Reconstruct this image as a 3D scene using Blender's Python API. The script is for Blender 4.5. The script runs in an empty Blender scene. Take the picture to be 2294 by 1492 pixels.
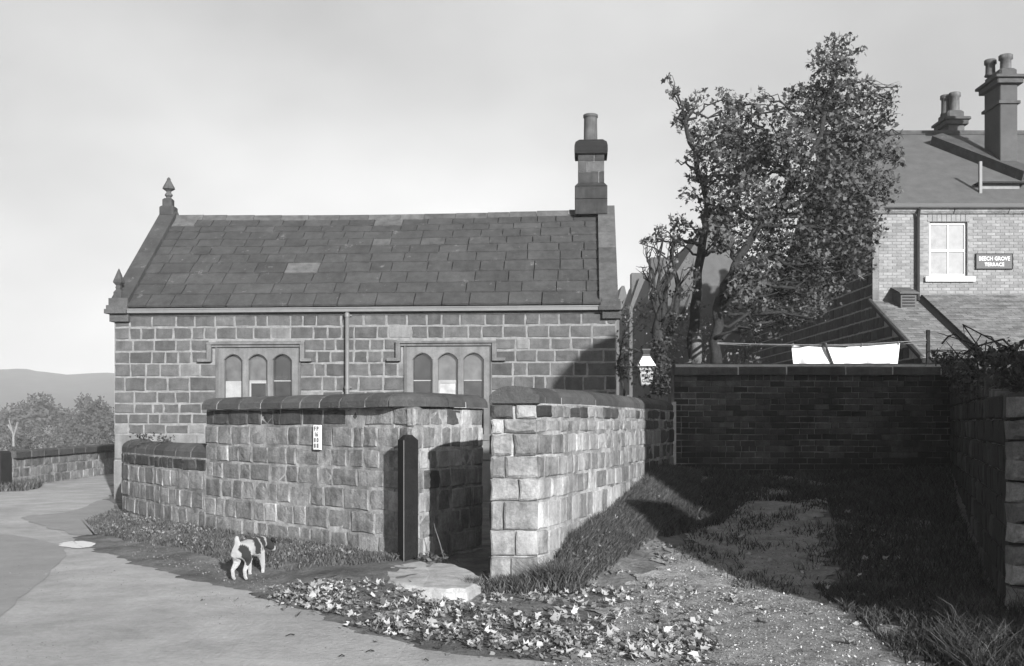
import bpy, math, random
import numpy as np
from mathutils import Vector, Matrix
R = random.Random(7)
NR = np.random.default_rng(11)
sc = bpy.context.scene
col = sc.collection
# ------------------------------------------------------------------ camera
F = 2400.0; CX = 1147.0; HY = 945.0; EYE = 1.6
cd = bpy.data.cameras.new('camera'); cam = bpy.data.objects.new('camera', cd); col.objects.link(cam)
cam.location = (0, 0, EYE); cam.rotation_euler = (math.radians(90), 0, 0)
cd.sensor_width = 36; cd.lens = F/2294*36; cd.shift_y = (HY-746)/2294; cd.clip_end = 6000; cd.clip_start = .1
sc.camera = cam
# ------------------------------------------------------------------ world, sun, exposure
SUN_AZ, SUN_EL = math.radians(158), math.radians(17)

SKYLOC=(2,2,9)
w = bpy.data.worlds.new('World'); sc.world = w; w.use_nodes = True
nt = w.node_tree; nt.nodes.clear()
o_ = nt.nodes.new('ShaderNodeOutputWorld'); bg = nt.nodes.new('ShaderNodeBackground')
sky = nt.nodes.new('ShaderNodeTexSky'); sky.sky_type = 'NISHITA'; sky.sun_disc = False
sky.sun_elevation = SUN_EL; sky.sun_rotation = SUN_AZ; sky.dust_density = 3.0; sky.air_density = 1.2
bw = nt.nodes.new('ShaderNodeRGBToBW')
tc = nt.nodes.new('ShaderNodeTexCoord'); mp = nt.nodes.new('ShaderNodeMapping'); mp.inputs['Scale'].default_value = (1.2, 1.2, 2.2)
nz = nt.nodes.new('ShaderNodeTexNoise'); nz.inputs['Scale'].default_value = 1.7; nz.inputs['Detail'].default_value = 4; mp.inputs['Location'].default_value=SKYLOC; nz.inputs['Roughness'].default_value = .5
rp = nt.nodes.new('ShaderNodeMapRange'); rp.inputs['From Min'].default_value = .3; rp.inputs['From Max'].default_value = .7
rp.inputs['To Min'].default_value = .74; rp.inputs['To Max'].default_value = 1.24
mu = nt.nodes.new('ShaderNodeMath'); mu.operation = 'MULTIPLY'
L = nt.links.new
L(sky.outputs[0], bw.inputs[0]); L(tc.outputs['Generated'], mp.inputs[0]); L(mp.outputs[0], nz.inputs['Vector']); L(nz.outputs['Fac'], rp.inputs['Value'])
ad = nt.nodes.new('ShaderNodeMath'); ad.operation='MULTIPLY_ADD'; ad.inputs[1].default_value=.5; ad.inputs[2].default_value=.98   # thin even cloud veil
L(bw.outputs[0], ad.inputs[0]); L(ad.outputs[0], mu.inputs[0]); L(rp.outputs[0], mu.inputs[1]); L(mu.outputs[0], bg.inputs['Color'])
SKY_STRENGTH = .1
bg.inputs['Strength'].default_value = SKY_STRENGTH; L(bg.outputs[0], o_.inputs[0])
sd = bpy.data.lights.new('sun', 'SUN'); sd.energy = 5.0; sd.angle = math.radians(.5); sd.color = (1, 1, 1)
sun = bpy.data.objects.new('sun', sd); col.objects.link(sun)
ce = math.cos(SUN_EL)
TRAVEL = Vector((-math.sin(SUN_AZ)*ce, -math.cos(SUN_AZ)*ce, -math.sin(SUN_EL)))
sun.rotation_euler = TRAVEL.to_track_quat('-Z', 'Y').to_euler(); sun.location = (20, -30, 30)
vs = sc.view_settings; sc.display_settings.display_device = 'sRGB'
vs.view_transform = 'Standard'; vs.look = 'None'; vs.exposure = 1.38; vs.gamma = 1; vs.use_curve_mapping = False
sc.cycles.volume_bounces = 0; sc.cycles.max_bounces = 6

# ------------------------------------------------------------------ helpers
def P(px, py, D): return Vector(((px-CX)/F*D, D, EYE-(py-HY)/F*D))
def ZY(py, D): return EYE-(py-HY)/F*D
def tag(o, label=None, cat=None, group=None, kind=None):
    if label: o['label'] = label
    if cat: o['category'] = cat
    if group: o['group'] = group
    if kind: o['kind'] = kind
    return o
def link(name, mesh, mat=None, parent=None, loc=(0, 0, 0), rot=(0, 0, 0), scale=(1, 1, 1)):
    if mat is not None and mesh is not None and not mesh.materials: mesh.materials.append(mat)
    o = bpy.data.objects.new(name, mesh); col.objects.link(o)
    o.location = loc; o.rotation_euler = rot; o.scale = scale
    if parent is not None: o.parent = parent
    if mat is not None and mesh is not None and mesh.materials and mesh.materials[0] is not mat:
        o.material_slots[0].link = 'OBJECT'; o.material_slots[0].material = mat
    return o
def empty(name, loc=(0, 0, 0), rz=0):
    o = bpy.data.objects.new(name, None); col.objects.link(o); o.location = loc; o.rotation_euler = (0, 0, rz); return o
class MB:
    def __init__(s): s.v = []; s.f = []
    def add(s, vs_, fs):
        n = len(s.v); s.v += [tuple(a) for a in vs_]; s.f += [tuple(n+i for i in f) for f in fs]; return s
    def box(s, x0, x1, y0, y1, z0, z1):
        return s.add([(x0,y0,z0),(x1,y0,z0),(x1,y1,z0),(x0,y1,z0),(x0,y0,z1),(x1,y0,z1),(x1,y1,z1),(x0,y1,z1)],
                     [(0,3,2,1),(4,5,6,7),(0,1,5,4),(1,2,6,5),(2,3,7,6),(3,0,4,7)])
    def bbox(s, x0, x1, y0, y1, z0, z1, b=.01):
        # box with bevelled vertical and top edges
        prof = [(x0+b,y0),(x1-b,y0),(x1,y0+b),(x1,y1-b),(x1-b,y1),(x0+b,y1),(x0,y1-b),(x0,y0+b)]
        cx, cy = (x0+x1)/2, (y0+y1)/2
        ins = [(cx+(x-cx)*(1-b/max(.001,(x1-x0)/2)), cy+(y-cy)*(1-b/max(.001,(y1-y0)/2))) for x, y in prof]
        vs_ = [(x,y,z0) for x,y in prof]+[(x,y,z1-b) for x,y in prof]+[(x,y,z1) for x,y in ins]
        fs = [tuple(range(7,-1,-1)), tuple(range(16,24))]
        for r in range(2):
            for i in range(8): j=(i+1)%8; fs.append((r*8+i, r*8+j, r*8+8+j, r*8+8+i))
        return s.add(vs_, fs)
    def prism(s, poly, z0, z1):
        n = len(poly)
        vs_ = [(x,y,z0) for x,y in poly]+[(x,y,z1) for x,y in poly]
        fs = [tuple(range(n-1,-1,-1)), tuple(range(n,2*n))]+[(i,(i+1)%n,n+(i+1)%n,n+i) for i in range(n)]
        return s.add(vs_, fs)
    def lathe(s, prof, n=16, c=(0,0), sq=False):
        vs_=[]; fs=[]
        for r,z in prof:
            for i in range(n):
                a=2*math.pi*(i+.5)/n; vs_.append((c[0]+r*math.cos(a), c[1]+r*math.sin(a), z))
        m=len(prof)
        for k in range(m-1):
            for i in range(n): j=(i+1)%n; fs.append((k*n+i,k*n+j,(k+1)*n+j,(k+1)*n+i))
        fs.append(tuple(range(n-1,-1,-1))); fs.append(tuple((m-1)*n+i for i in range(n)))
        return s.add(vs_, fs)
    def tube(s, pts, rad, n=6):
        pts=[Vector(p) for p in pts]; m=len(pts)
        if not hasattr(rad,'__len__'): rad=[rad]*m
        up=Vector((.31,.17,.93)).normalized(); vs_=[]; fs=[]
        for k,p in enumerate(pts):
            t=(pts[min(k+1,m-1)]-pts[max(k-1,0)]);
            if t.length<1e-6: t=Vector((0,0,1))
            t.normalize(); a=t.cross(up)
            if a.length<.05: a=t.cross(Vector((1,0,0)))
            a.normalize(); b=t.cross(a)
            for i in range(n):
                th=2*math.pi*i/n; vs_.append(p+(a*math.cos(th)+b*math.sin(th))*rad[k])
        for k in range(m-1):
            for i in range(n): j=(i+1)%n; fs.append((k*n+i,(k+1)*n+i,(k+1)*n+j,k*n+j))
        fs.append(tuple(range(n))); fs.append(tuple((m-1)*n+i for i in range(n-1,-1,-1)))
        return s.add(vs_, fs)
    def mesh(s, name, smooth=False):
        m=bpy.data.meshes.new(name); m.from_pydata(s.v,[],s.f); m.validate(); 
        if smooth: m.polygons.foreach_set('use_smooth',[True]*len(m.polygons))
        m.update(); return m
    def build(s, name, mat=None, parent=None, smooth=False, **k): return link(name, s.mesh(name, smooth), mat, parent, **k)
def npmesh(name, V, T, smooth=False, k=3):
    m=bpy.data.meshes.new(name); V=np.asarray(V,dtype=np.float32); T=np.asarray(T,dtype=np.int32)
    m.vertices.add(len(V)); m.vertices.foreach_set('co',V.ravel())
    m.loops.add(T.size); m.loops.foreach_set('vertex_index',T.ravel())
    m.polygons.add(len(T)); m.polygons.foreach_set('loop_start',np.arange(0,T.size,k,dtype=np.int32))
    m.polygons.foreach_set('loop_total',np.full(len(T),k,dtype=np.int32))
    if smooth: m.polygons.foreach_set('use_smooth',np.ones(len(T),dtype=bool))
    m.update(calc_edges=True); m.validate(); return m

# ------------------------------------------------------------------ materials (all neutral: the photograph is black and white)
MATS={}
def gmat(name, lo, hi=None, island=False, mott=.35, scale=6.0, streak=0.0, bump=.25, bscale=45, rough=.92, spec=.15, stain=0.0, transl=0.0, stainscale=1.3, stainlo=.5, bdist=.01, spots=0.0):
    m=bpy.data.materials.new(name); m.use_nodes=True; t=m.node_tree; N=t.nodes; l=t.links.new
    b=N['Principled BSDF']; b.inputs['Roughness'].default_value=rough; b.inputs['Specular IOR Level'].default_value=spec
    hi=lo if hi is None else hi
    if lo<.45 or name in('opal_glass','mortar_wall','road_surface','slab_stone','path_grit','mortar_joint','stone_rubble'): lo*=.46; hi*=.46
    geo=N.new('ShaderNodeNewGeometry')
    if island: rnd=geo.outputs['Random Per Island']
    else: rnd=N.new('ShaderNodeObjectInfo').outputs['Random']
    mr=N.new('ShaderNodeMapRange'); mr.inputs['To Min'].default_value=lo; mr.inputs['To Max'].default_value=hi
    l(rnd,mr.inputs['Value'])
    def noise(sc_, det=4, rough_=.6, mapscale=None):
        n=N.new('ShaderNodeTexNoise'); n.inputs['Scale'].default_value=sc_; n.inputs['Detail'].default_value=det; n.inputs['Roughness'].default_value=rough_
        if mapscale:
            mm=N.new('ShaderNodeMapping'); mm.inputs['Scale'].default_value=mapscale; l(geo.outputs['Position'],mm.inputs[0]); l(mm.outputs[0],n.inputs['Vector'])
        else: l(geo.outputs['Position'],n.inputs['Vector'])
        return n.outputs['Fac']
    def mapr(x,a,b_,c,d):
        q=N.new('ShaderNodeMapRange'); q.inputs['From Min'].default_value=a; q.inputs['From Max'].default_value=b_; q.inputs['To Min'].default_value=c; q.inputs['To Max'].default_value=d
        l(x,q.inputs['Value']); return q.outputs[0]
    def mul(a,c):
        q=N.new('ShaderNodeMath'); q.operation='MULTIPLY'; l(a,q.inputs[0]); l(c,q.inputs[1]); return q.outputs[0]
    c=mr.outputs[0]
    if mott>0: c=mul(c, mapr(noise(scale,6,.65),.3,.7,1-mott,1+mott))
    if mott>0: c=mul(c, mapr(noise(scale*9,3,.7),.25,.75,1-mott*.6,1+mott*.6))
    if streak>0: c=mul(c, mapr(noise(1,4,.6,(9,9,.9)),.35,.7,1+streak*.6,1-streak))
    if stain>0: c=mul(c, mapr(noise(stainscale,5,.6),.42,.62,1,stainlo+(1-stainlo)*(1-stain)))
    if spots>0:
        q=N.new('ShaderNodeMath'); q.operation='MULTIPLY_ADD'; l(mapr(noise(3.2,5,.75),.62,.72,0,1),q.inputs[0]); q.inputs[1].default_value=spots; l(c,q.inputs[2]); c=q.outputs[0]
    cm=N.new('ShaderNodeCombineColor'); 
    for i in range(3): l(c,cm.inputs[i])
    l(cm.outputs[0],b.inputs['Base Color'])
    if bump>0:
        bp=N.new('ShaderNodeBump'); bp.inputs['Strength'].default_value=bump; bp.inputs['Distance'].default_value=bdist
        l(noise(bscale,6,.7),bp.inputs['Height']); l(bp.outputs[0],b.inputs['Normal'])
    if transl>0:
        tr=N.new('ShaderNodeBsdfTranslucent'); l(cm.outputs[0],tr.inputs[0]); ms=N.new('ShaderNodeMixShader'); ms.inputs[0].default_value=transl
        l(b.outputs[0],ms.inputs[1]); l(tr.outputs[0],ms.inputs[2]); l(ms.outputs[0],N['Material Output'].inputs[0])
    MATS[name]=m; return m
M=dict(
 stone_facade=gmat('stone_facade',.095,.15,mott=.3,scale=5,streak=.12,bump=.5,bscale=30,stain=.3),
 mortar_facade=gmat('mortar_facade',.27,mott=.3,scale=8,bump=.5),
 stone_light=gmat('stone_dressed',.19,.25,mott=.22,scale=4,streak=.2,bump=.3),
 stone_mould=gmat('stone_moulding',.15,.2,mott=.25,scale=4,streak=.2,bump=.3),
 stone_wall=gmat('stone_wall',.24,.38,mott=.45,scale=4,streak=.3,bump=1.0,bscale=22,stain=.45,bdist=.02,spots=.05),
 stone_pale=gmat('stone_pale',.36,.55,mott=.3,scale=4,streak=.22,bump=.9,bscale=22,stain=.3,bdist=.02),
 stone_soot_shade=gmat('stone_soot_shade',.05,.11,mott=.4,scale=5,streak=.3,bump=1.0,bscale=22,bdist=.02),
 stone_dk=gmat('stone_chimney',.04,.065,mott=.35,scale=5,bump=.8,streak=.2,spots=.02),
 stone_cope=gmat('stone_coping',.075,.13,mott=.3,scale=5,bump=1.0,bscale=25,bdist=.02),
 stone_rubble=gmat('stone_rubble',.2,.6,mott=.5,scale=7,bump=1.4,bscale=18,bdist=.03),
 mortar=gmat('mortar_wall',.46,mott=.4,scale=9,streak=.2,bump=.8,stain=.7,stainscale=1.8,stainlo=.2),
 mortar_joint=gmat('mortar_joint',.59,mott=.25,scale=9,bump=.6),
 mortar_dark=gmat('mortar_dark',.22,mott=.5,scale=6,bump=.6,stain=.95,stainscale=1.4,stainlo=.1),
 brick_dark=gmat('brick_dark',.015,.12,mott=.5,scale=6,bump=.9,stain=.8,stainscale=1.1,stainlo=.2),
 brick_lit=gmat('brick_house',.24,.36,mott=.2,scale=5,bump=.3,island=True),
 mortar_house=gmat('mortar_house',.34,mott=.2,bump=.2),
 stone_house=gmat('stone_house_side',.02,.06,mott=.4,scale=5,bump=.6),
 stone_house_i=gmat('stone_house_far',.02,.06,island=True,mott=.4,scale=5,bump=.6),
 mortar_side=gmat('mortar_house_side',.36,mott=.3,bump=.3),
 slate=gmat('slate',.066,.088,mott=.22,scale=4,streak=.15,bump=.8,bscale=20,rough=.85,spec=.2,stain=.3,spots=.07),
 slate_far=gmat('slate_far',.13,mott=.18,scale=3,bump=.3,rough=.8),
 tile_far=gmat('slate_lean',.14,.25,island=True,mott=.3,scale=4,bump=.3),
 ridge=gmat('ridge_stone',.09,.15,mott=.35,scale=6,bump=.5),
 soot_shade=gmat('soot_shade_black',.022,.04,mott=.3,bump=.6),
 pot=gmat('chimney_pot_clay',.12,.16,mott=.3,scale=4,streak=.3,bump=.2),
 iron=gmat('painted_iron',.19,mott=.15,bump=.1,rough=.6,spec=.4),
 iron_dark=gmat('dark_iron',.02,mott=.2,bump=.2,rough=.6,spec=.4),
 white=gmat('white_paint',.5,mott=.06,bump=.05,rough=.6,spec=.3),
 cloth=gmat('white_cotton',.5,mott=.03,bump=.1),
 opal=gmat('opal_glass',.455,mott=.08,bump=0,rough=.4),
 white_pane=gmat('lace_curtain',.44,mott=.1,bump=0),
 board=gmat('pale_board',.42,mott=.15,bump=.05),
 post=gmat('tarred_timber',.010,.014,mott=.4,scale=6,bump=.8,bscale=30),
 slab=gmat('slab_stone',.59,mott=.28,scale=6,bump=1.0,bscale=35,stain=.25),
 black=gmat('black_paint',.02,mott=.1,bump=0),
 ink=gmat('lettering_grey',.07,mott=.05,bump=0),
 dark=gmat('dark_interior',.012,mott=.1,bump=0),
 sign=gmat('sign_enamel',.09,mott=.1,bump=0,rough=.5),
 sign_letters=gmat('sign_letters',.5,mott=.05,bump=0),
 bark=gmat('bark',.035,.06,mott=.5,scale=8,bump=1.2,bscale=25,bdist=.02),
 bark_pale=gmat('bark_pale',.16,.2,mott=.5,scale=5,bump=.8,bscale=25,bdist=.02),
 leaf=gmat('leaf',.045,.26,island=True,mott=.2,scale=2,bump=0,transl=.35,rough=.7),
 leaf_dark=gmat('leaf_ivy',.02,.07,island=True,mott=.2,scale=2,bump=0,rough=.6,spec=.3),
 leaf_bush=gmat('leaf_bush',.10,.35,island=True,mott=.3,scale=2,bump=0,transl=.15),
 leaf_fallen=gmat('leaf_fallen',.03,.72,island=True,mott=.15,scale=8,bump=0,transl=.1),
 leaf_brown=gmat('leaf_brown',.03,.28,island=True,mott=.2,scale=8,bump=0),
 leaf_fallen_o=gmat('leaf_fallen_large',.36,.44,mott=.15,scale=8,bump=0,transl=.1),
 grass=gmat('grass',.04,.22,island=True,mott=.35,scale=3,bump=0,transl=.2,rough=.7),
 grass_dark=gmat('grass_coarse_shade',.008,.14,island=True,mott=.35,scale=3,bump=0,transl=.2,rough=.7),  # darker copy for the lane; part of its shade is in the colour
 soil=gmat('soil',.25,mott=.5,scale=2.2,bump=1.3,bscale=25,stain=.5,stainscale=.9,stainlo=.4,bdist=.03),
 road=gmat('road_surface',.55,mott=.22,scale=1.6,bump=1.0,bscale=26,bdist=.02,stain=.3,stainscale=.45,stainlo=.45,rough=.85),
 road_damp=gmat('road_damp',.37,mott=.14,scale=1.8,bump=.4,bscale=30,rough=.75),
 path=gmat('path_grit',.46,mott=.4,scale=5,bump=1.6,bscale=38,stain=.25,stainscale=2.0,bdist=.025),
 far_wood=gmat('far_foliage',.08,.11,island=True,mott=.3,scale=.2,bump=0),
 hill=gmat('hill_land',.10,mott=.35,scale=.012,bump=0),
 far_wall=gmat('far_wall',.10,.16,mott=.2,scale=1,bump=0),
 collar=gmat('leather',.03,mott=.1,bump=0),
)
def glass(name, base):
    m=bpy.data.materials.new(name); m.use_nodes=True; b=m.node_tree.nodes['Principled BSDF']
    N=m.node_tree.nodes; n=N.new('ShaderNodeTexNoise'); n.inputs['Scale'].default_value=5
    r=N.new('ShaderNodeMapRange'); r.inputs['To Min'].default_value=base*.2; r.inputs['To Max'].default_value=base*1.8  # noise tone stands in for patchy reflections in the panes
    c=N.new('ShaderNodeCombineColor'); g=N.new('ShaderNodeNewGeometry'); l=m.node_tree.links.new
    l(g.outputs['Position'],n.inputs['Vector']); l(n.outputs['Fac'],r.inputs['Value'])
    for i in range(3): l(r.outputs[0],c.inputs[i])
    l(c.outputs[0],b.inputs['Base Color']); b.inputs['Roughness'].default_value=.06; b.inputs['Specular IOR Level'].default_value=.9
    return m
M['glass_grey']=glass('glass_grey',.06); M['glass_dark']=glass('glass_dark',.02); M['glass_blind']=glass('glass_blind',.28)
wm=bpy.data.materials.new('puddle_water'); wm.use_nodes=True; b=wm.node_tree.nodes['Principled BSDF']
b.inputs['Base Color'].default_value=(.3,.3,.3,1); b.inputs['Roughness'].default_value=.05; b.inputs['Specular IOR Level'].default_value=1.0; M['water']=wm

# ------------------------------------------------------------------ ground height
RW_OUT=[(.25,10.38),(.45,10.75),(.74,11.6),(1.2,12.8),(1.81,14.8),(2.2,16.0),(2.57,17.0)]
def interp(tab, y): return float(np.interp(y,[b for a,b in tab],[a for a,b in tab]))
def vinterp(tab,y): return np.interp(y,[b for a,b in tab],[a for a,b in tab])
LW=[(-1.10,11.95),(-4.29,15.0),(-5.65,16.7),(-6.5,18.0),(-6.9,19.0),(-7.1,20.0)]
def hnoise(x,y,s,seed=0):
    return (np.sin(x*s*1.7+seed+1.3*np.sin(y*s*.9+seed))*np.cos(y*s*1.3+.7*seed+1.1*np.sin(x*s*1.1)))
ROAD=[(3.6,4.0),(2.2,5.8),(.6,7.0),(-.45,7.35),(-.9,7.8),(-1.42,8.55),(-2.0,9.4),(-2.7,10.25),(-3.5,11.1),(-4.35,12.2),(-5.1,13.2),(-5.9,14.5),(-7.3,18.5),(-8.1,21),(-9.4,26),(-11,34),(-11.6,40)]
def Hf(x,y):
    x=np.asarray(x,dtype=float); y=np.asarray(y,dtype=float)
    wx=vinterp(RW_OUT,y)-.2
    right=np.clip((x-wx)/.12,0,1)*(y>10.35)
    ramp=.112*np.clip(y-10.2,0,7.2)
    ramp=np.where(y>17.4,ramp+np.clip((y-17.4)*2,0,.25),ramp)
    z=right*ramp
    d=np.clip(x-vinterp(RW_OUT,y),0,9)
    bank=.27*np.exp(-(d/.62)**2)*np.clip((y-10.2)/.8,0,1)*np.clip((17.2-y)/1.5,0,1)
    z=z+right*bank
    # near the right-hand lane wall the ground heaps up a little
    rwall=3.9+(y-8.4)*.349
    z=z+.12*np.exp(-(np.clip(rwall-x,0,9)/.7)**2)*((y>8.0)&(y<17.3)&(x>1))
    # verge by the left curved wall
    lw=vinterp(LW,y)
    roadx=vinterp(ROAD,y)
    t=np.clip((x-roadx)/1.2,0,1)
    verge=.10*t*t*((y>8.5)&(x<lw+.3))*np.clip((y-8.5)/2,0,1)
    z=z+verge
    offroad=np.clip((x-roadx-.05)/.3,0,1)
    pathm=1.0
    z=z+offroad*(.012*hnoise(x,y,4.1,1)+.008*hnoise(x,y,9.7,2)+.005*hnoise(x,y,21,5))*(y<24)*pathm
    # valley beyond the parapet and behind
    far=np.clip(y-40,0,400)
    z=z-np.where(x<4, far*.09, 0)*(1-np.clip((x+2)/6,0,1))
    z=np.maximum(z,-22)
    return z
def H(x,y): return float(Hf(np.array([x]),np.array([y]))[0])
def axis(segs):
    a=[]
    for s,e,st in segs: a+=list(np.arange(s,e,st))
    a.append(segs[-1][1]); return np.array(a)
def grid(name, xs, ys, mat, zoff=0, hf=Hf):
    X,Y=np.meshgrid(xs,ys); Z=hf(X,Y)+zoff
    V=np.stack([X.ravel(),Y.ravel(),Z.ravel()],1); nx=len(xs); ny=len(ys)
    i=np.arange(nx*ny).reshape(ny,nx)
    Q=np.stack([i[:-1,:-1].ravel(),i[:-1,1:].ravel(),i[1:,1:].ravel(),i[1:,:-1].ravel()],1)
    return link(name,npmesh(name,V,Q,True,4),mat)
g=grid('ground', axis([(-3000,-300,300),(-300,-30,30),(-30,-9,1.5),(-9,8,.085),(8,30,2),(30,300,30),(300,3000,300)]),
       axis([(-60,-6,9),(-6,5,1),(5,18,.085),(18,45,.7),(45,200,10),(200,3000,140)]), M['soil'])
tag(g,kind='structure')
def strip(name, ys, lf, rf, n, mat, zoff, zf=None):
    V=[];Q=[]
    for k,y in enumerate(ys):
        a,b=lf(y),rf(y)
        for i in range(n+1):
            x=a+(b-a)*i/n; V.append((x,y,0))
    V=np.array(V); V[:,2]=Hf(V[:,0],V[:,1])+zoff if zf is None else zf(V[:,0],V[:,1])+zoff
    for k in range(len(ys)-1):
        for i in range(n): a=k*(n+1)+i; Q.append((a,a+1,a+n+2,a+n+1))
    return link(name,npmesh(name,V,Q,True,4),mat)
def wob(y,s=1): return .05*math.sin(y*5.1)+.04*math.sin(y*11.3+1)+.025*math.sin(y*23.7+2)+.015*math.sin(y*51)
ys=np.concatenate([np.arange(-20,5,1),np.arange(5,16,.04),np.arange(16,36,.25)])
rd=strip('road', ys, lambda y: -14 if y<24 else -11.9-.03*(y-24)-.1, lambda y: interp(ROAD,y)+wob(y), 40, M['road'], .008, lambda x,y: 0*x)
tag(rd,kind='structure')
PATH_L=[(-.2,6.5),(.5,7.6),(.75,8.5),(.95,10),(1.45,11.0),(2.1,12.5),(2.9,15),(3.2,16.9)]
PATH_R=[(3.0,6.5),(2.75,7.0),(2.95,8.4),(3.0,9.4),(3.1,10.35),(3.5,12),(4.3,15),(4.8,16.9)]
ys=np.arange(6.5,16.9,.04)
pth=strip('footpath', ys, lambda y: interp(PATH_L,y)+1.6*wob(y+3), lambda y: interp(PATH_R,y)+1.3*wob(y*1.2+7), 40, M['path'], .012)
tag(pth,kind='structure')
def blob_sheet(name, pts, mat, z, n=60, rag=.06, centre=None):
    c=np.mean(np.array(pts),0); V=[(c[0],c[1],z)]; 
    m=len(pts); out=[]
    for i in range(m):
        p0,p1,p2,p3=[np.array(pts[(i+k-1)%m]) for k in range(4)]
        for j in range(8):
            t=j/8; q=.5*((2*p1)+(-p0+p2)*t+(2*p0-5*p1+4*p2-p3)*t*t+(-p0+3*p1-3*p2+p3)*t**3)
            q=q+np.array([R.uniform(-1,1),R.uniform(-1,1)])*rag; out.append(q)
    V+=[(q[0],q[1],z) for q in out]; k=len(out)
    T=[(0,1+i,1+(i+1)%k) for i in range(k)]
    m_=bpy.data.meshes.new(name); m_.from_pydata(V,[],T); m_.update(); return link(name,m_,mat)
def gp(px,py,z=0.0):
    D=(EYE-z)*F/(py-HY); return ((px-CX)/F*D, D)
tag(blob_sheet('damp_patch',[gp(-60,1420),gp(60,1330),gp(150,1240),gp(90,1212),gp(-10,1200),gp(-90,1250)],M['road_damp'],.012,rag=.03),kind='structure')
tag(blob_sheet('wet_patch',[gp(50,1160),gp(150,1148),gp(240,1120),gp(262,1150),gp(240,1190),gp(180,1200),gp(110,1184)],M['road_damp'],.013,rag=.05),kind='structure')
tag(blob_sheet('puddle',[gp(133,1221),gp(165,1215),gp(205,1217),gp(212,1225),gp(180,1231),gp(145,1228)],M['water'],.017,rag=.03),kind='structure')
# hills across the valley
def ridge_profile(px): return np.interp(px,[-2000,-400,0,60,100,180,230,260,700,1500,3000],[850,835,826,827,835,838,835,837,850,852,870])
V=[];Q=[];n=160
for i in range(n+1):
    px=-1200+i*3600/n
    for D,k in ((560,1.0),(470,.72),(380,.36),(300,0)):
        top=(EYE+(HY-ridge_profile(px)-.7*math.sin(i*1.7)-.6*math.sin(i*4.1))/F*560)
        V.append(((px-CX)/F*D,D,-22+(top+22)*k+ (.25*math.sin(i*.9+D))*k))
for i in range(n):
    for j in range(3): a=i*4+j; Q.append((a,a+1,a+5,a+4))
tag(link('hills',npmesh('hills',V,Q,True,4),M['hill']),kind='structure')

# ------------------------------------------------------------------ stones
SC={}
def stone_mesh(w,h,d=.1,rough=.012,kind='s'):
    global WQ,HQ
    qw=.06 if w>.3 else .04; w0_,h0_=w,h; w=max(qw,round(w/qw)*qw); h=max(.04,round(h/.02)*.02); WQ,HQ=w0_/w,h0_/h; v=R.randrange(3); key=(kind,w,h,d,v)
    if key in SC: return SC[key]
    r=lambda a: R.uniform(-a,a)
    rx=rough; b=min(.014 if kind=='s' else .022,w*.18,h*.18)
    if kind=='b': b=.005; rx=.002
    xs=[-w/2,0,w/2]; zs=[-h/2,0,h/2]; ring=[(0,0),(1,0),(2,0),(2,1),(2,2),(1,2),(0,2),(0,1)]
    back=[];mid=[];fr=[]
    for (i,k) in ring:
        x=xs[i]+r(rx*.6); z=zs[k]+r(rx*.6)
        back.append((x,0,z)); mid.append((x,-d+b+r(rx*.3),z))
        ix=x-(i-1)*b*R.uniform(.8,1.5); iz=z-(k-1)*b*R.uniform(.8,1.5); fr.append((ix,-d+r(rx*.6),iz))
    c=(r(w*.1),-d-abs(r(rx))*.8,r(h*.1))
    vs_=back+mid+fr+[c]; fs=[]
    for a in (0,8):
        for i in range(8): j=(i+1)%8; fs.append((a+i,a+j,a+8+j,a+8+i))
    for i in range(0,8,2): fs.append((16+(i-1)%8,16+i,16+(i+1)%8,24))
    m=bpy.data.meshes.new('stone'); m.from_pydata(vs_,[],fs); m.update(); SC[key]=m; return m
class Path:
    def __init__(s,pts,smooth=True):
        p=np.array(pts,float)
        if smooth and len(p)>2:
            out=[]; q=np.vstack([2*p[0]-p[1],p,2*p[-1]-p[-2]])
            for i in range(1,len(q)-2):
                p0,p1,p2,p3=q[i-1:i+3]
                for j in range(12):
                    t=j/12; out.append(.5*((2*p1)+(-p0+p2)*t+(2*p0-5*p1+4*p2-p3)*t*t+(-p0+3*p1-3*p2+p3)*t**3))
            out.append(p[-1]); p=np.array(out)
        s.p=p; s.c=np.concatenate([[0],np.cumsum(np.hypot(*(p[1:]-p[:-1]).T))]); s.L=s.c[-1]
    def at(s,t):
        x=np.interp(t,s.c,s.p[:,0]); y=np.interp(t,s.c,s.p[:,1]); e=.04
        a,b=max(0,t-e),min(s.L,t+e)
        dx=np.interp(b,s.c,s.p[:,0])-np.interp(a,s.c,s.p[:,0]); dy=np.interp(b,s.c,s.p[:,1])-np.interp(a,s.c,s.p[:,1])
        n=math.hypot(dx,dy) or 1; return float(x),float(y),dx/n,dy/n
    def s_at_y(s,y): return float(np.interp(y,s.p[:,1],s.c)) if s.p[-1,1]>s.p[0,1] else float(np.interp(-y,-s.p[:,1],s.c))
COUNT={}
def put_stone(parent,name,x,y,z,th,w,h,mat,d=.1,kind='s',tilt=0):
    m=stone_mesh(w,h,d,kind=kind)
    o=link(name,m,mat,parent,loc=(x,y,z),rot=(R.uniform(-.006,.006),tilt,th),scale=(WQ,1,HQ))
    return o
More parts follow.
